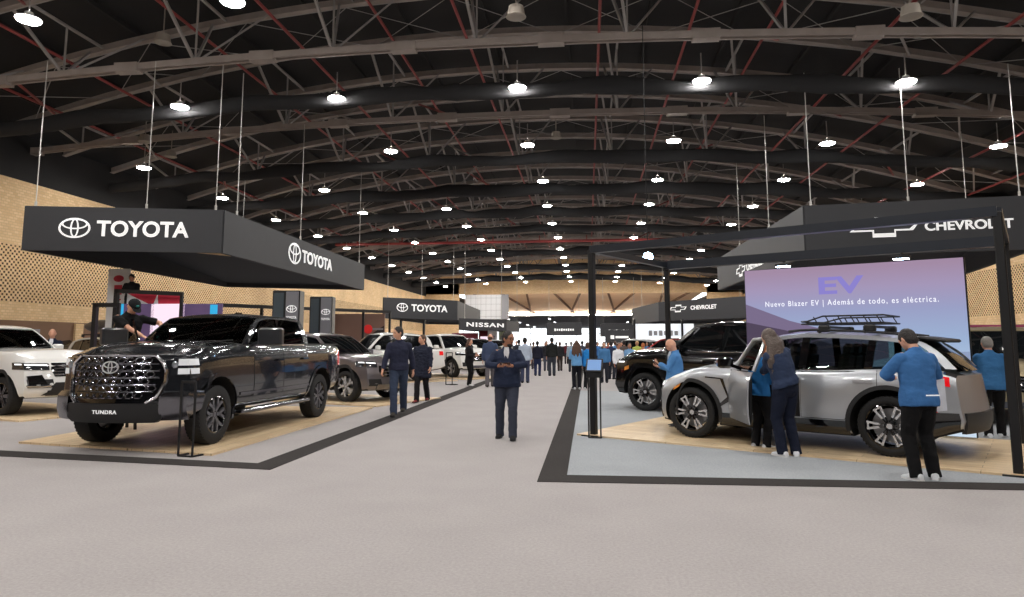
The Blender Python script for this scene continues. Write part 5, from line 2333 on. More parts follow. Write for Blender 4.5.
# far cars on the right of the aisle
for k, (px, y, hd, col, lab) in enumerate(((668, 35, 150, (150, 40, 40), 'dark red car beyond the black SUV hood, left of the bald man'),
                                           (630, 43, 150, (190, 190, 192), 'pale grey car among the crowd beyond the black SUV'),
                                           (694, 40, 155, (60, 62, 66), 'charcoal car far behind the bald man in the blue jacket'))):
    x_ = AY(px, 345, y)
    c1, b1, cc1 = make_car('car', lab, (x_.x, y, 0), math.radians(hd), suv_cfg(paint('far_paint_%d' % k, col), H=1.6))
    generic_front(c1, b1, .62, .90, .5, .93)
# ------------------------------------------------------------------ people
SKIN = {'a': mat('skin_light', (214, 160, 132), rough=.5), 'b': mat('skin_tan', (176, 122, 94), rough=.5), 'c': mat('skin_brown', (128, 86, 64), rough=.5)}
HAIRM = {'dark': mat('hair_dark', (30, 24, 22), rough=.6, bump=.6, bscale=80), 'grey': mat('hair_grey', (150, 145, 140), rough=.6, bump=.6, bscale=80),
         'greybrown': mat('hair_grey_brown', (96, 84, 78), rough=.6, bump=.8, bscale=50), 'orange': mat('hair_orange', (190, 110, 60), rough=.6, bump=.6, bscale=60),
         'brown': mat('hair_brown', (84, 56, 40), rough=.6, bump=.6, bscale=80), 'blond': mat('hair_blond', (200, 165, 110), rough=.6, bump=.6, bscale=80)}
M_eye = mat('eye_dark', (28, 20, 18), rough=.2)
M_lip = mat('lip', (150, 84, 78), rough=.5)
M_sole = mat('shoe_sole', (225, 225, 225), rough=.6)
CLOTH = {}


def cloth(rgb, rough=.85):
    k = tuple(rgb)
    if k not in CLOTH:
        CLOTH[k] = mat('cloth_%d_%d_%d' % k, rgb, rough=rough, vary=.12, vscale=6, bump=.25, bscale=30, spec=.25)
    return CLOTH[k]


def two_bone(a, c, l1, l2, hint):
    a, c = V(a), V(c)
    d = c - a
    L_ = d.length
    m = (l1 + l2) * .995
    if L_ > m:
        c = a + d * (m / L_)
        d = c - a
        L_ = m
    x = (l1 * l1 - l2 * l2 + L_ * L_) / (2 * L_)
    hgt = math.sqrt(max(0, l1 * l1 - x * x))
    u = d.normalized()
    hint = V(hint)
    hh = (hint - u * hint.dot(u)).normalized()
    return a + u * x + hh * hgt, c


def rings(mb, rs, n=18, p=2.3):
    """rs: (centre, right axis, forward axis, rx, ry) closed at both ends"""
    rows = []
    for c, ux, uy, rx, ry in rs:
        r_ = []
        for j in range(n):
            a = 2 * PI * j / n
            cs, sn = math.cos(a), math.sin(a)
            cs = math.copysign(abs(cs) ** (2 / p), cs)
            sn = math.copysign(abs(sn) ** (2 / p), sn)
            r_.append(V(c) + ux * cs * rx + uy * sn * ry)
        rows.append(r_)
    o = len(mb.v)
    mb.grid(rows, closed=True)
    mb.f.append([o + i for i in range(n)][::-1])
    mb.mi.append(mb.m)
    e = len(mb.v) - n
    mb.f.append([e + i for i in range(n)])
    mb.mi.append(mb.m)


def head_mesh(mb, c, R, f=1.0, female=False):
    nu, nv = 26, 22
    P, Fc = [], []
    for i in range(nv + 1):
        ph = PI * i / nv
        for j in range(nu):
            t = 2 * PI * j / nu
            x, y, z = math.sin(ph) * math.cos(t), math.sin(ph) * math.sin(t), math.cos(ph)
            px, py, pz = x * .076, y * .096, z * .118
            if z < 0:
                k = -z
                px *= 1 - .26 * k ** 1.5
                if y > 0:
                    py *= 1 - .10 * k
                    pz *= 1.02
                else:
                    py *= 1 - .42 * k
            if y > 0:
                ax_ = abs(px)
                if ax_ < .02 and -.055 < pz < .012:      # nose
                    w_ = (1 - ax_ / .02)
                    py += w_ * (.006 + .020 * sst((.012 - pz) / .05))
                if abs(abs(px) - .032) < .016 and abs(pz - .008) < .014:   # eye sockets
                    py -= .008
                if ax_ < .055 and .02 < pz < .036:       # brow
                    py += .004
                if ax_ < .03 and -.085 < pz < -.060:     # lips
                    py += .004
                if ax_ < .025 and pz < -.10:             # chin
                    py += .006
            P.append(c + R @ (V((px, py, pz)) * f))
    for i in range(nv):
        for j in range(nu):
            a, b_ = i * nu + j, i * nu + (j + 1) % nu
            Fc.append((a, a + nu, b_ + nu, b_))
    mb.add(P, Fc)
    for sg in (-1, 1):
        mb.ell(c + R @ V((sg * .078, -.008, -.002)) * f, (.012 * f, .020 * f, .032 * f), R @ Matrix.Rotation(sg * .3, 3, 'Z'), 10, 8)


def hand_mesh(mb, wrist, fdir, nrm, side, curl=.5, f=1.0):
    fdir, nrm = fdir.normalized(), (nrm - fdir * nrm.dot(fdir)).normalized()
    w_ = fdir.cross(nrm) * side
    Rm = Matrix((w_, nrm, fdir)).transposed()
    mb.ell(wrist + fdir * .045 * f, (.040 * f, .017 * f, .055 * f), Rm, 12, 8)
    for k in range(4):
        base = wrist + fdir * (.080 + (.0, .007, .004, -.008)[k]) * f + w_ * (.029 - .019 * k) * f
        ln = (.070, .078, .072, .056)[k] * f
        pts, d = [base - fdir * .012], fdir.copy()
        p = base.copy()
        for s_ in range(3):
            ang_ = curl * (.55, .9, .7)[s_] * (1 + .08 * k)
            d = (d * math.cos(ang_) + nrm * math.sin(ang_)) if s_ == 0 else None or (lambda dd: dd)(d)
            if s_ > 0:
                # turn further towards the palm
                perp = w_.cross(d) * (1 if w_.cross(d).dot(nrm) > 0 or s_ > 1 else 1)
                perp = (nrm * math.cos(tot) - fdir * math.sin(tot))
                d = (d * math.cos(ang_) + perp * math.sin(ang_)).normalized()
                tot += ang_
            else:
                tot = ang_
            p = p + d * ln * (.45, .31, .24)[s_]
            pts.append(p.copy())
        mb.tube(pts, [.0095 * f, .0092 * f, .0085 * f, .0068 * f], 7)
    b0 = wrist + fdir * .028 * f + w_ * .030 * f
    th = (fdir * .62 + w_ * .62 + nrm * (.35 + curl * .35)).normalized()
    t2 = (fdir * .85 + w_ * .1 + nrm * (.35 + curl * .5)).normalized()
    mb.tube([b0, b0 + th * .035 * f, b0 + th * .035 * f + t2 * .030 * f, b0 + th * .035 * f + t2 * .055 * f], [.014 * f, .011 * f, .0098 * f, .0075 * f], 7)


def voxel(mb, name, m, parent, vox, noise_amp=0.0, nscale=9.0, seed=0, smooth_it=2):
    me = mb.mesh(name, m, 0)
    o = bpy.data.objects.new(name, me)
    COL.objects.link(o)
    md = o.modifiers.new('r', 'REMESH')
    md.mode = 'VOXEL'
    md.voxel_size = vox
    md.use_smooth_shade = True
    ms_ = o.modifiers.new('s', 'SMOOTH')
    ms_.iterations = smooth_it
    ms_.factor = .5
    dg = bpy.context.evaluated_depsgraph_get()
    me2 = bpy.data.meshes.new_from_object(o.evaluated_get(dg))
    o.modifiers.clear()
    o.data = me2
    me2.name = name
    if not me2.materials:
        me2.materials.append(m)
    if noise_amp:
        nn = [v.normal.copy() for v in me2.vertices]
        for v, n_ in zip(me2.vertices, nn):
            c = v.co
            q = noise.noise(V((c.x * nscale + seed, c.y * nscale, c.z * nscale * 1.5))) + .5 * noise.noise(V((c.x * nscale * 2.4, c.y * nscale * 2.4 + seed, c.z * nscale * 3.2)))
            v.co = c + n_ * q * noise_amp
    me2.polygons.foreach_set('use_smooth', [True] * len(me2.polygons))
    o.parent = parent
    return o


def person(label, foot, face, h, top=(40, 50, 70), legs=(30, 34, 46), shoe=(30, 30, 32), skin='a', hair='dark', style='short',
           lean=0.0, side_lean=0.0, hips=.0, feet=None, hands=None, head=(0, 0), vox=.018, belly=0.0, sleeves=1.0, base_z=0.0, hem=.86,
           curl=.5, palm=None, group=None, shirt=None, beard=None, glasses=False, cap=None, padded=False, eyes=None, bulk=1.0, sole=True, elbow=None):
    root = thing('person', label, 'person', (foot[0], foot[1], base_z), math.radians(face - 90), group)
    f = h / 1.75
    eyes = vox < .012 if eyes is None else eyes
    feet = feet or [(-.10, 0, 0), (.10, .04, 0)]
    hands = hands or [(-.25, .06, .82), (.25, .08, .82)]
    pel = V((0, 0, .955 - hips))
    Rl = Matrix.Rotation(-math.radians(lean), 3, 'X') @ Matrix.Rotation(math.radians(side_lean), 3, 'Y')
    half_ = Matrix.Rotation(-math.radians(lean) * .5, 3, 'X') @ Matrix.Rotation(math.radians(side_lean) * .5, 3, 'Y')

    def T(x, y, z):      # a point of the upright torso, leant
        d = z - .955
        if d <= 0:
            return pel + V((x, y, d))
        R_ = half_ if d < .16 else Rl
        if d < .16:
            return pel + R_ @ V((x, y, d))
        return pel + half_ @ V((0, 0, .16)) + Rl @ V((x, y, d - .16))
    ux = Rl @ V((1, 0, 0))
    uy = Rl @ V((0, 1, 0))
    S = lambda p: V(p) * f
    sh = [T(-.172, -.005, 1.395), T(.172, -.005, 1.395)]
    neck0, neck1 = T(0, -.01, 1.44), T(0, .012, 1.545)
    Rh = Matrix.Rotation(math.radians(head[0]), 3, 'Z') @ Rl.lerp(Matrix.Identity(3), 0.0) @ Matrix.Rotation(-math.radians(head[1]), 3, 'X')
    hc = T(0, .0, 1.535) + Rh @ V((0, .025, .092))
    arms = []
    for k, sg in enumerate((-1, 1)):
        hint = V((sg * .6, -.8, -.3)) if elbow is None else V(elbow[k])
        el, wr = two_bone(sh[k], hands[k], .285, .255, hint)
        arms.append((sh[k], el, wr))
    legj = []
    for k, sg in enumerate((-1, 1)):
        hp = pel + V((sg * .088, 0, -.04))
        fx, fy, fz = feet[k][:3]
        an = V((fx, fy - .02, fz + .085))
        kn, an = two_bone(hp, an, .425, .425, (sg * .08, 1, .05))
        legj.append((hp, kn, an))
    B = MB()
    # torso, bare
    rs = []
    for z, rx, ry, yo in ((.86, .11, .085, 0), (.95, .155, .105, -.005), (1.08, .13, .095, 0), (1.25, .150, .105, .005), (1.36, .160, .095, 0), (1.42, .11, .07, -.01), (1.46, .06, .055, -.01)):
        rs.append((S(T(0, yo, z)), ux, uy, rx * f, ry * f))
    rings(B, rs)
    B.tube([S(neck0), S(neck0.lerp(neck1, .5)), S(neck1 + Rh @ V((0, .0, .03)))], [.062 * f, .056 * f, .054 * f], 12)
    head_mesh(B, S(hc), Rh, f * 1.07)
    for k, sg in enumerate((-1, 1)):
        a, e, w_ = arms[k]
        B.ell(S(a), (.055 * f, .055 * f, .055 * f))
        B.tube([S(a), S(a.lerp(e, .5)), S(e), S(e.lerp(w_, .35)), S(w_)], [.050 * f, .044 * f, .038 * f, .038 * f, .027 * f], 10)
        fd = (w_ - e).normalized()
        pn = V(palm[k]) if palm else V((-sg, .25, 0))
        if abs(pn.normalized().dot(fd)) > .95:
            pn = V((-sg, 0, .3))
        hand_mesh(B, S(w_), fd, pn, sg * (1 if True else 1), curl, f)
        hp, kn, an = legj[k]
        B.tube([S(hp), S(hp.lerp(kn, .5)), S(kn), S(kn.lerp(an, .3)), S(an)], [.085 * f, .070 * f, .052 * f, .054 * f, .036 * f], 12)
        yawf = math.radians(feet[k][3]) if len(feet[k]) > 3 else -sg * .15
        Rf = Matrix.Rotation(yawf, 3, 'Z')
        B.ell(S(an + Rf @ V((0, .045, -.055))), (.030 * f, .095 * f, .022 * f), Rf, 12, 8)
    body = voxel(B, 'body', SKIN[skin], root, vox * (.85 if vox < .012 else 1), smooth_it=1 if vox < .012 else 2)
    # trousers
    Tm = MB()
    rs = []
    for z, rx, ry in ((.80, .10, .085), (.87, .165, .118), (.95, .178 * bulk, .125 + belly * .4), (.99, .165 * bulk, .112 + belly * .4)):
        rs.append((S(T(0, belly * .3, z)), V((1, 0, 0)), V((0, 1, 0)), rx * f, ry * f))
    rings(Tm, rs)
    for k, sg in enumerate((-1, 1)):
        hp, kn, an = legj[k]
        lo_ = an + V((0, 0, .0))
        Tm.tube([S(hp + V((0, 0, .03))), S(hp.lerp(kn, .45)), S(kn), S(kn.lerp(lo_, .5)), S(lo_ + V((0, 0, -.055)))], [.104 * f * bulk, .094 * f * bulk, .078 * f, .074 * f, .070 * f], 14)
    voxel(Tm, 'trousers', cloth(legs), root, vox * 1.1, .007 * f, 9, seed=sum(map(ord, label)) % 97, smooth_it=2)
    # top
    J = MB()
    pf = 1.10 if padded else 1.0
    rs = []
    for z, rx, ry, yo in ((hem, .200 * bulk, .152 + belly * .5, belly * .4), (hem + .06, .202 * bulk, .156 + belly, belly * .6), (1.06, .190 * bulk, .130 + belly * 1.2, belly * .7), (1.18, .188 * bulk, .134 + belly * .8, belly * .4),
                          (1.30, .202 * bulk, .134 + belly * .3, .005), (1.375, .198, .118, -.002), (1.43, .150, .092, -.012), (1.475, .080, .070, -.012)):
        rs.append((S(T(0, yo, z)), ux, uy, rx * f * pf, ry * f * pf))
    rings(J, rs, p=2.2)
    for k, sg in enumerate((-1, 1)):
        a, e, w_ = arms[k]
        J.ell(S(a + V((0, 0, -.01))), (.074 * f * pf, .074 * f * pf, .066 * f * pf))
        end = e.lerp(w_, .93) if sleeves >= 1 else a.lerp(e, sleeves)
        if sleeves >= 1:
            J.tube([S(a), S(a.lerp(e, .5)), S(e), S(e.lerp(w_, .5)), S(end)], [.076 * f * pf, .071 * f * pf, .064 * f * pf, .058 * f * pf, .048 * f * pf], 12)
        else:
            J.tube([S(a), S(a.lerp(e, sleeves * .5)), S(end)], [.070 * f, .064 * f, .060 * f], 12)
    J.tube([S(T(.0, -.012, 1.47)), S(T(.0, -.008, 1.505))], [.078 * f, .070 * f], 12)
    top_o = voxel(J, 'jacket' if sleeves >= 1 else 'shirt', cloth(top), root, vox * 1.1, (.009 if not padded else .014) * f, 8 if not padded else 14, seed=sum(map(ord, label)) % 89, smooth_it=2)
    if shirt:       # open front showing a light shirt
        s_ = MB()
        pts = [(-.035, 1.49), (.035, 1.49), (.045, 1.40), (.018, 1.26), (0, 1.20), (-.018, 1.26), (-.045, 1.40)]
        s_.prism(pts, lambda u, v, d: S(T(u, (.118 - .045 * max(0, (v - 1.38) / .11) + belly * .3) - d, v)) + uy * .012, -.006, .03)
        s_.build('shirt', cloth(shirt), root, smooth=0)
    # shoes
    for k, sg in enumerate((-1, 1)):
        an = legj[k][2]
        yawf = math.radians(feet[k][3]) if len(feet[k]) > 3 else -sg * .15
        Rf = Matrix.Rotation(yawf, 3, 'Z')
        s_ = MB()
        c = an + V((0, 0, -.085))
        rs = []
        for y, w_, z0, z1 in ((-.075, .030, .0, .06), (-.06, .042, .0, .085), (0, .045, 0, .10), (.06, .048, 0, .078), (.12, .050, 0, .056), (.165, .042, .0, .045), (.188, .022, .008, .030)):
            rs.append([S(c + Rf @ V((w_ * math.cos(a_), y, (z0 + z1) / 2 + (z1 - z0) / 2 * math.sin(a_)))) for a_ in [2 * PI * q / 12 for q in range(12)]])
        o_ = len(s_.v)
        s_.grid(rs, closed=True)
        s_.f.append(list(range(o_, o_ + 12)))
        s_.mi.append(0)
        s_.f.append(list(range(len(s_.v) - 12, len(s_.v))))
        s_.mi.append(0)
        so = s_.build('shoe', cloth(shoe), root, smooth=60)
        if sole and vox < .012:
            s_ = MB()
            outl = [(w2 * sgx, y2) for sgx in (1,) for y2, w2 in ((-.078, .030), (0, .046), (.09, .052), (.165, .042), (.192, .015))]
            outl += [(-x2, y2) for x2, y2 in reversed(outl)]
            s_.prism(outl, lambda u, v, d: S(c + Rf @ V((u, v, d))), .0, .022)
            s_.build('sole', M_sole if sum(shoe) > 300 else M_plast, so, smooth=0)
    fh = f * 1.07
    # hair
    if style in ('short', 'long', 'balding'):
        hb = MB()
        if style == 'balding':
            hb.ell(S(hc) + Rh @ V((0, -.028, -.010)) * fh, (.080 * fh, .078 * fh, .070 * fh), Rh, 18, 12)
        else:
            hb.ell(S(hc) + Rh @ V((0, -.016, .024)) * fh, (.084 * fh, .100 * fh, .106 * fh), Rh, 20, 14)
            if style == 'short':
                hb.ell(S(hc) + Rh @ V((0, -.045, -.02)) * fh, (.074 * fh, .062 * fh, .075 * fh), Rh, 16, 10)
        if style == 'long':
            for q in range(9):
                xo = (q - 4) / 4
                p0 = S(hc) + Rh @ V((xo * .066, -.055 + .03 * abs(xo), .03)) * fh
                p1 = p0 + Rh @ V((xo * .04, -.050 + .02 * abs(xo), -.12)) * fh
                p2 = p1 + V((xo * .035 + .01 * math.sin(q * 2.1), -.022, -.18 - .04 * ((q * 7) % 3))) * fh
                p3 = p2 + V((-xo * .01, .012, -.11 - .03 * ((q * 5) % 3))) * fh
                hb.tube([p0, p1, p2, p3], [.042 * fh, .050 * fh, .048 * fh, .024 * fh], 8)
        voxel(hb, 'hair', HAIRM[hair], root, max(.008, vox * .8), .004 * fh, 40, smooth_it=1)
    if cap:
        cb = MB()
        rs = []
        for q in range(7):
            a_ = PI / 2 * q / 6
            rs.append([S(hc) + Rh @ V((.086 * math.cos(a_) * math.cos(t), -.004 + .104 * math.cos(a_) * math.sin(t), .030 + .095 * math.sin(a_))) * fh for t in [2 * PI * w2 / 20 for w2 in range(20)]])
        cb.grid(rs, closed=True)
        rows = []
        for q in range(4):
            rr2 = .0 + .075 * q / 3
            rows.append([S(hc) + Rh @ V(((.078 - .012 * q / 3) * math.sin(t), .075 * math.cos(t) + .018 + rr2, .034 - .010 * q / 3)) * fh for t in [-1.1 + 2.2 * w2 / 8 for w2 in range(9)]])
        cb.slab(rows, (0, 0, -.004))
        co = cb.build('cap', cloth(cap), root, smooth=50)
        cb = MB()
        cb.ell(S(hc) + Rh @ V((0, .082, .075)) * fh, (.026 * fh, .012, .020 * fh), Rh)
        cb.build('cap_patch', cloth((60, 140, 135)), co)
    if beard:
        hb = MB()
        hb.ell(S(hc) + Rh @ V((0, .045, -.088)) * fh, (.050 * fh, .048 * fh, .032 * fh), Rh, 14, 10)
        hb.ell(S(hc) + Rh @ V((0, .092, -.050)) * fh, (.030 * fh, .012 * fh, .008 * fh), Rh, 12, 6)
        hb.build('beard', HAIRM[beard], root)
    if eyes:
        e_ = MB()
        for sg in (-1, 1):
            e_.ell(S(hc) + Rh @ V((sg * .031, .080, .008)) * fh, (.011 * fh, .008 * fh, .006 * fh), Rh, 10, 6)
        e_.build('eyes', M_eye, root)
        e_ = MB()
        for sg in (-1, 1):
            e_.bar(S(hc) + Rh @ V((sg * .016, .094, .030)) * fh, S(hc) + Rh @ V((sg * .050, .082, .032)) * fh, .006, .006)
        e_.build('eyebrows', HAIRM['dark' if hair not in HAIRM else hair], root)
        e_ = MB()
        e_.ell(S(hc) + Rh @ V((0, .090, -.068)) * fh, (.022 * fh, .008 * fh, .006 * fh), Rh, 12, 6)
        e_.build('mouth', M_lip, root)
    if glasses:
        g_ = MB()
        for sg in (-1, 1):
            c_ = S(hc) + Rh @ V((sg * .033, .101, .008)) * fh
            g_.tube([c_ + Rh @ V((.026 * math.cos(t), 0, .018 * math.sin(t))) * fh for t in [2 * PI * q / 14 for q in range(14)]], .0026, 5, closed=True)
            g_.bar(c_ + Rh @ V((sg * .026, 0, .004)) * fh, S(hc) + Rh @ V((sg * .082, .0, .008)) * fh, .004, .004)
        g_.bar(S(hc) + Rh @ V((-.008, .104, .010)) * fh, S(hc) + Rh @ V((.008, .104, .010)) * fh, .004, .004)
        g_.build('glasses', M_plast, root, smooth=0)
    M = Matrix.Translation((foot[0], foot[1], base_z)) @ Matrix.Rotation(math.radians(face - 90), 4, 'Z')
    return root, (lambda x, y, z: M @ (V((x, y, z)) * f)), f


def at(px, pyf, pyt):
    """feet and standing height read off the picture"""
    g = G(px, pyf)
    d = ray(px, pyt)
    t = (g.x ** 2 + g.y ** 2) ** .5 / (d.x ** 2 + d.y ** 2) ** .5
    return (g.x, g.y), EYE.z + d.z * t


def atY(px, y, pyt, z=0):
    g = AY(px, pyt, y)
    return (g.x, g.y), g.z - z


def phone(label, p, rz, tilt=60, size=(.075, .15, .009)):
    b = MB()
    b.rbox((0, 0, 0), size, .003)
    b.box((0, 0, size[2] / 2 + .0006), (size[0] * .9, size[1] * .92, .001), m=1)
    o = b.build('smartphone', [M_gloss, mat('phone_screen', (70, 80, 96), rough=.1, emit=(90, 110, 140), estr=.4)], smooth=0)
    o.location = p
    o.rotation_euler = (math.radians(tilt), 0, rz)
    return tag(o, label, 'phone')


BLUE = (60, 108, 164)
HOLD = [(-.085, .30, 1.17), (.085, .30, 1.17)]
PALM = [(.5, .2, .8), (-.5, .2, .8)]

# man walking up the aisle with a phone
ft, hh = at(507, 438.5, 331.5)
r_, loc_, f_ = person('man in navy jacket and grey jeans walking up the aisle, holding a phone', ft, -88, hh, top=(36, 44, 66), legs=(58, 62, 76), shoe=(36, 36, 38),
                      hair='dark', skin='b', vox=.0085, belly=.035, feet=[(-.11, .22, 0, 5), (.13, -.10, .0, -6)], hands=[(-.10, .33, 1.19), (.10, .33, 1.19)], palm=PALM,
                      head=(48, 6), shirt=(205, 205, 208), beard='dark', glasses=True, hem=.84, bulk=1.16, curl=.75, elbow=[(-1, -.35, -.3), (1, -.35, -.3)])
phone('dark smartphone in the hands of the man in the navy jacket', loc_(0, .42, 1.23), math.radians(-88 - 90), 25, (.16, .075, .009))
# two men on the left
ft, hh = at(398, 416, 327)
person('dark haired man in navy sweater and blue jeans walking, looking to his right', ft, -82, hh, top=(40, 43, 62), legs=(52, 62, 82), shoe=(60, 56, 52), hair='dark', skin='a', vox=.0095,
       feet=[(-.06, -.34, .06, 0), (.05, .30, .0, 0)], hands=[(-.27, -.14, .88), (.29, .20, .90)], head=(-50, 4), hem=.90, curl=.6, lean=3)
ft, hh = at(422, 402.5, 335)
person('man in dark padded jacket and black trousers beside the man in the navy sweater', ft, -95, hh, top=(34, 38, 54), legs=(24, 24, 28), shoe=(120, 50, 50), hair='brown', skin='a', vox=.0105,
       feet=[(-.07, -.22, .04), (.07, .26, 0)], hands=[(-.27, .18, .86), (.28, -.06, .84)], head=(-35, 0), padded=True, hem=.64, belly=.02, bulk=1.08)

# the man in blue seen from behind at the right
ft, hh = at(925, 480, 326.5)
r_, loc_, f_ = person('man in bright blue jacket seen from behind at the rear wheel of the silver SUV', ft, 104, hh, top=BLUE, legs=(16, 16, 18), shoe=(225, 228, 232), hair='dark', skin='a', vox=.0095,
                      feet=[(-.12, .0, 0, 12), (.13, .02, 0, -38)], hands=[(-.12, .30, 1.14), (.16, .26, 1.08)], palm=PALM, head=(10, 34), hem=.83, bulk=1.12, lean=4, belly=.01, elbow=[(-1, -.1, -.5), (1, -.1, -.5)])
b = MB()
for i in range(11):
    b.rbox((-.075 + i * .015 + .03, -.168, .93), (.010, .006, .014), .001)
lt = b.build('hem_lettering', M_white, r_, smooth=0)
lt.rotation_euler = (0, 0, 0)
b = MB()
b.add([(0, 0, 0), (.17, 0, .02), (.19, .02, -.34), (.02, .02, -.36), (0, .006, 0), (.17, .006, .02), (.19, .026, -.34), (.02, .026, -.36)],
      [(0, 1, 2, 3), (7, 6, 5, 4), (0, 4, 5, 1), (1, 5, 6, 2), (2, 6, 7, 3), (3, 7, 4, 0)])
pp = b.build('paper_bag', cloth((225, 228, 236)), smooth=0)
pp.location = loc_(.22, .10, 1.12)
pp.rotation_euler = (0, 0, math.radians(4))
tag(pp, 'white paper bag hanging from the hand of the man seen from behind in blue', 'bag')
# grey haired man behind him
ft, hh = at(996, 438, 336)
person('grey haired man in blue jacket and black trousers seen from behind at the right edge', ft, 70, hh, top=(58, 112, 164), legs=(18, 18, 20), shoe=(215, 218, 222), hair='grey', skin='a', vox=.0125,
       feet=[(-.1, .0, 0), (.1, .1, 0, -30)], hands=[(-.12, .3, 1.1), (.14, .3, 1.1)], head=(10, 22), hem=.82, belly=.02, bulk=1.1, lean=3)
# bald man with a phone
ft, hh = atY(675, 12.7, 338)
r_, loc_, f_ = person('bald man in light blue jacket looking at his phone beside the black SUV', ft, 168, hh, top=(80, 132, 186), legs=(28, 28, 34), shoe=(60, 60, 64), skin='a', style='bald', vox=.010,
                      hands=[(-.07, .32, 1.24), (.09, .34, 1.18)], palm=PALM, head=(0, 24), hem=.82, belly=.03, bulk=1.08, shirt=(200, 205, 210), curl=.7, lean=2)
phone('dark smartphone in the hands of the bald man', loc_(0, .40, 1.27), math.radians(168 - 90), 35)
# woman leaning into the car
ft, hh = at(789, 456.5, 327)
person('woman with long grey hair in navy top and jeans leaning into the open car door', ft, 122, hh, top=(46, 58, 84), legs=(22, 28, 46), shoe=(225, 226, 230), skin='a', hair='greybrown', style='long', vox=.0095,
       feet=[(-.09, .04, 0, 0), (.10, -.02, .0, -50)], hands=[(.04, .44, 1.12), (.20, .44, 1.16)], head=(8, 4), hem=.94, lean=11, side_lean=-12, bulk=1.05, elbow=[(.1, -.1, -.9), (.4, -.2, -.9)])
ft, hh = at(761, 448.5, 340)
person('person in bright blue jacket at the open car door, half hidden by the woman', ft, 35, hh * .98, top=(52, 128, 200), legs=(22, 22, 26), shoe=(225, 226, 230), skin='a', hair='orange', vox=.0125,
       hands=[(-.1, .32, 1.05), (.1, .32, 1.0)], head=(0, 20), lean=8)
# man with black cap cleaning the pickup windshield
ft, hh = atY(129, 11.15, 298, .42)
r_cap = ft
r_, loc_, f_ = person('man in black cap and black polo shirt wiping the windshield of the dark grey pickup', ft, -38, hh * 1.02, top=(20, 20, 22), legs=(22, 22, 26), shoe=(30, 30, 30), skin='a', style='none', cap=(24, 26, 28), vox=.0095,
                      base_z=.42, hands=[(-.40, .40, 1.22), (-.14, .58, 1.04)], palm=[(.2, .3, -.9), (-.4, .5, -.7)], head=(10, 26), lean=16, sleeves=.8, curl=.2, bulk=1.0, elbow=[(-1, -.3, .0), (1, -.3, -.2)])
b = MB()
rows = []
for i in range(7):
    rows.append([V((-.12 + .04 * i, -.08 + .04 * j, .018 * noise.noise(V((i * .9, j * .9, 1))))) for j in range(5)])
b.slab(rows, (0, 0, -.02))
cl = b.build('wiping_cloth', cloth((215, 205, 120)), smooth=60)
cl.location = loc_(-.20, .64, 1.03)
cl.rotation_euler = (math.radians(12), math.radians(-8), .5)
tag(cl, 'crumpled yellow cloth under the hand of the man wiping the windshield', 'cloth')
# man on the upper level
ft, hh = atY(132.5, 21.2, 274, 2.05)
person('man in black shirt standing on top of the black stand behind the red banner', ft, -70, max(1.6, hh), top=(24, 24, 26), legs=(26, 26, 30), skin='b', hair='dark', vox=.014, base_z=2.05,
       hands=[(-.10, .32, 1.12), (.12, .32, 1.12)], palm=PALM, head=(0, 25))
# others
ft, hh = atY(53, 18.6, 329)
person('man in dark navy suit behind the hood of the white SUV at the left', ft, -60, hh, top=(30, 36, 56), legs=(28, 32, 48), skin='a', hair='brown', style='balding', vox=.014, shirt=(225, 225, 230))
ft, hh = atY(355, 22.0, 341.5)
person('woman with long orange hair behind the warm grey SUV', ft, 20, hh, top=(60, 60, 66), legs=(40, 40, 50), skin='a', hair='orange', style='long', vox=.014, hands=HOLD, head=(0, 10))
ft, hh = atY(375.5, 27.5, 344)
person('dark haired man whose head shows between the orange haired woman and the boxy white SUV', ft, -60, hh, top=(70, 60, 50), legs=(40, 40, 50), skin='b', vox=.018)
ft, hh = at(469, 386, 338.5)
person('woman in a long black outfit with brown hair standing by the white SUV, arms folded', ft, -15, hh, top=(22, 20, 24), legs=(16, 16, 18), shoe=(200, 200, 200), skin='a', hair='brown', style='long', vox=.014,
       hands=[(-.02, .26, 1.18), (.08, .28, 1.12)], feet=[(-.05, 0, 0), (.05, .02, 0)])
ft, hh = at(490, 387, 334)
person('balding man in slate blue jacket walking away behind the man in the navy jacket', ft, 95, hh, top=(64, 76, 104), legs=(96, 92, 96), shoe=(60, 56, 54), skin='a', hair='brown', style='balding', vox=.014,
       feet=[(-.08, -.18, 0), (.08, .2, 0)])
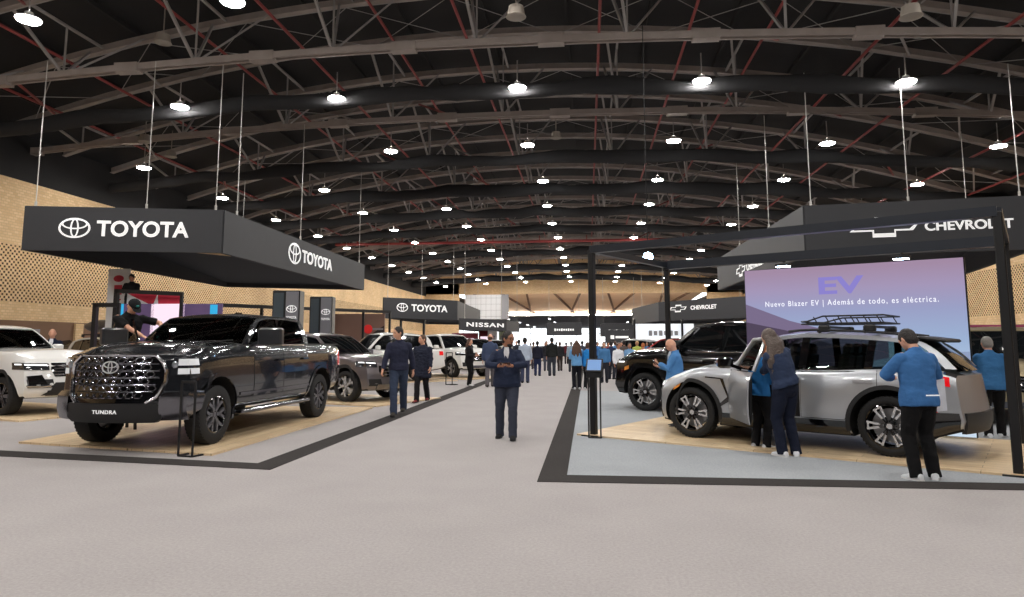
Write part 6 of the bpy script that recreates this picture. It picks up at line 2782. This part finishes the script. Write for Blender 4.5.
crowd = [
    (525, 383, 337.5, 92, (176, 188, 206), (60, 66, 90), 'dark', 'man in pale blue shirt just behind the man in the navy jacket'),
    (537.5, 376, 341, 85, (30, 32, 48), (40, 48, 80), 'dark', 'person in dark navy coat with blue jeans, left of the tall man walking away'),
    (552, 376, 337.5, 96, (34, 36, 36), (60, 64, 74), 'dark', 'tall man in dark jacket walking away down the middle of the aisle'),
    (560, 371, 342, 95, (40, 40, 44), (60, 50, 48), 'brown', 'person in charcoal jacket beside the tall man walking away'),
    (566.5, 364, 342.5, 90, (94, 34, 42), (50, 44, 48), 'dark', 'person in maroon top far down the aisle'),
    (571.5, 372, 341.5, 85, (150, 170, 186), (50, 52, 60), 'grey', 'person in pale grey blue top left of the two blue jackets'),
    (545, 362, 343, -90, (120, 110, 100), (60, 60, 66), 'brown', 'person in beige jacket far down the aisle, left of the tall man'),
    (516.5, 366, 341, -85, (70, 72, 80), (50, 50, 60), 'dark', 'person in grey jacket seen past the shoulder of the man in the navy jacket'),
    (530.5, 362, 343, 90, (60, 44, 44), (44, 44, 52), 'brown', 'person in brown coat deep in the aisle'),
    (503.5, 365, 342, -70, (180, 176, 170), (70, 70, 80), 'dark', 'person in cream top behind the head of the man in the navy jacket'),
    (577, 389.5, 341, 100, (104, 158, 208), (22, 24, 32), 'brown', 'woman in light blue jacket and black trousers at the dark carpet border'),
    (519, 372, 340, 95, (52, 56, 66), (40, 42, 52), 'dark', 'person in slate jacket between the man in the navy jacket and the pale blue shirt'),
    (533.5, 369, 342, 100, (150, 140, 130), (56, 52, 60), 'brown', 'person in light taupe coat beside the pale blue shirt'),
    (546.5, 371, 341, -80, (44, 44, 50), (70, 72, 86), 'dark', 'person in black jacket and grey jeans walking towards the camera'),
    (556.5, 363, 342, 90, (200, 200, 204), (60, 60, 70), 'dark', 'person in white jacket deep in the aisle behind the tall man'),
    (582.5, 371, 341, 80, (64, 70, 84), (40, 40, 48), 'dark', 'person in grey jacket seen between the two blue jackets'),
    (588, 389.5, 342.5, 70, (40, 130, 205), (26, 26, 30), 'brown', 'person in vivid blue jacket beside the frame post'),
]
for px, pf_, pt_, fc, tp, lg, hr, lab in crowd:
    ft, hh = at(px, pf_, pt_)
    wk_ = (px * 7) % 3 > 1
    person(lab, ft, fc, max(1.5, min(1.9, hh)), top=tp, legs=lg, hair=hr, skin='b' if int(px) % 2 else 'a', vox=.018 if pf_ < 385 else .014, style='long' if 'woman' in lab else 'short',
           feet=[(-.08, -.16, 0), (.09, .18, 0)] if wk_ else None, hands=HOLD if px in (577, 545) else None, shoe=(210, 210, 214) if px in (577, 588) else (40, 40, 44))
right = [
    (604, 26.5, 342, (70, 120, 170), 'dark', 'person in steel blue top just right of the frame post'),
    (611, 29, 341, (40, 50, 80), 'dark', 'person in dark blue top above the tablet stand'),
    (618, 25, 344, (225, 228, 235), 'brown', 'person in white top above the tablet stand screen'),
    (624, 31, 340.5, (90, 80, 76), 'dark', 'person in brown top in the group beyond the black SUV'),
    (629.5, 27, 345, (110, 150, 190), 'dark', 'person in pale blue top in the group beyond the black SUV'),
    (637, 33, 341, (170, 180, 90), 'blond', 'blond person in lime green top beyond the black SUV hood'),
    (643, 29, 345, (190, 120, 80), 'orange', 'person in orange top beyond the black SUV hood'),
    (608, 34, 342, (150, 60, 60), 'dark', 'person in dusty red top at the back of the group by the tablet stand'),
    (615, 35, 341, (84, 140, 190), 'brown', 'person in sky blue top at the back of the group by the tablet stand'),
    (621, 36, 342, (50, 50, 56), 'dark', 'person in black top at the back of the group beyond the black SUV'),
    (647, 40, 342, (70, 110, 150), 'dark', 'person in denim blue top far behind the black SUV hood'),
    (657, 44, 342, (190, 180, 160), 'blond', 'person in cream top far left of the bald man'),
    (597.5, 40, 342, (60, 110, 170), 'dark', 'person in blue top hidden behind the frame post'),
    (651, 36, 342, (120, 40, 44), 'dark', 'person in dark red top left of the bald man'),
]
for k, (px, y, pt_, tp, hr, lab) in enumerate(right):
    ft, hh = atY(px, y, pt_)
    person(lab, ft, (-100, 60, -60, 100, -90)[k % 5], max(1.5, min(1.85, hh)), top=tp, legs=(40, 42, 52), hair=hr, skin='b' if k % 3 else 'a', vox=.018,
           hands=HOLD if k % 2 else None)

# step stool under the man wiping the windshield
st_ = thing('step_stool', 'low black step stool under the man in the black cap', 'stool', (r_cap[0], r_cap[1], 0), math.radians(-38))
b = MB()
b.rbox((0, 0, .40), (.5, .4, .04), .01)
b.build('step', M_plast, st_, smooth=0)
for x in (-.2, .2):
    for y in (-.15, .15):
        b = MB()
        b.bar((x * 1.1, y * 1.1, 0), (x, y, .38), .04, .04)
        b.build('leg', M_paintblack, st_, smooth=0)
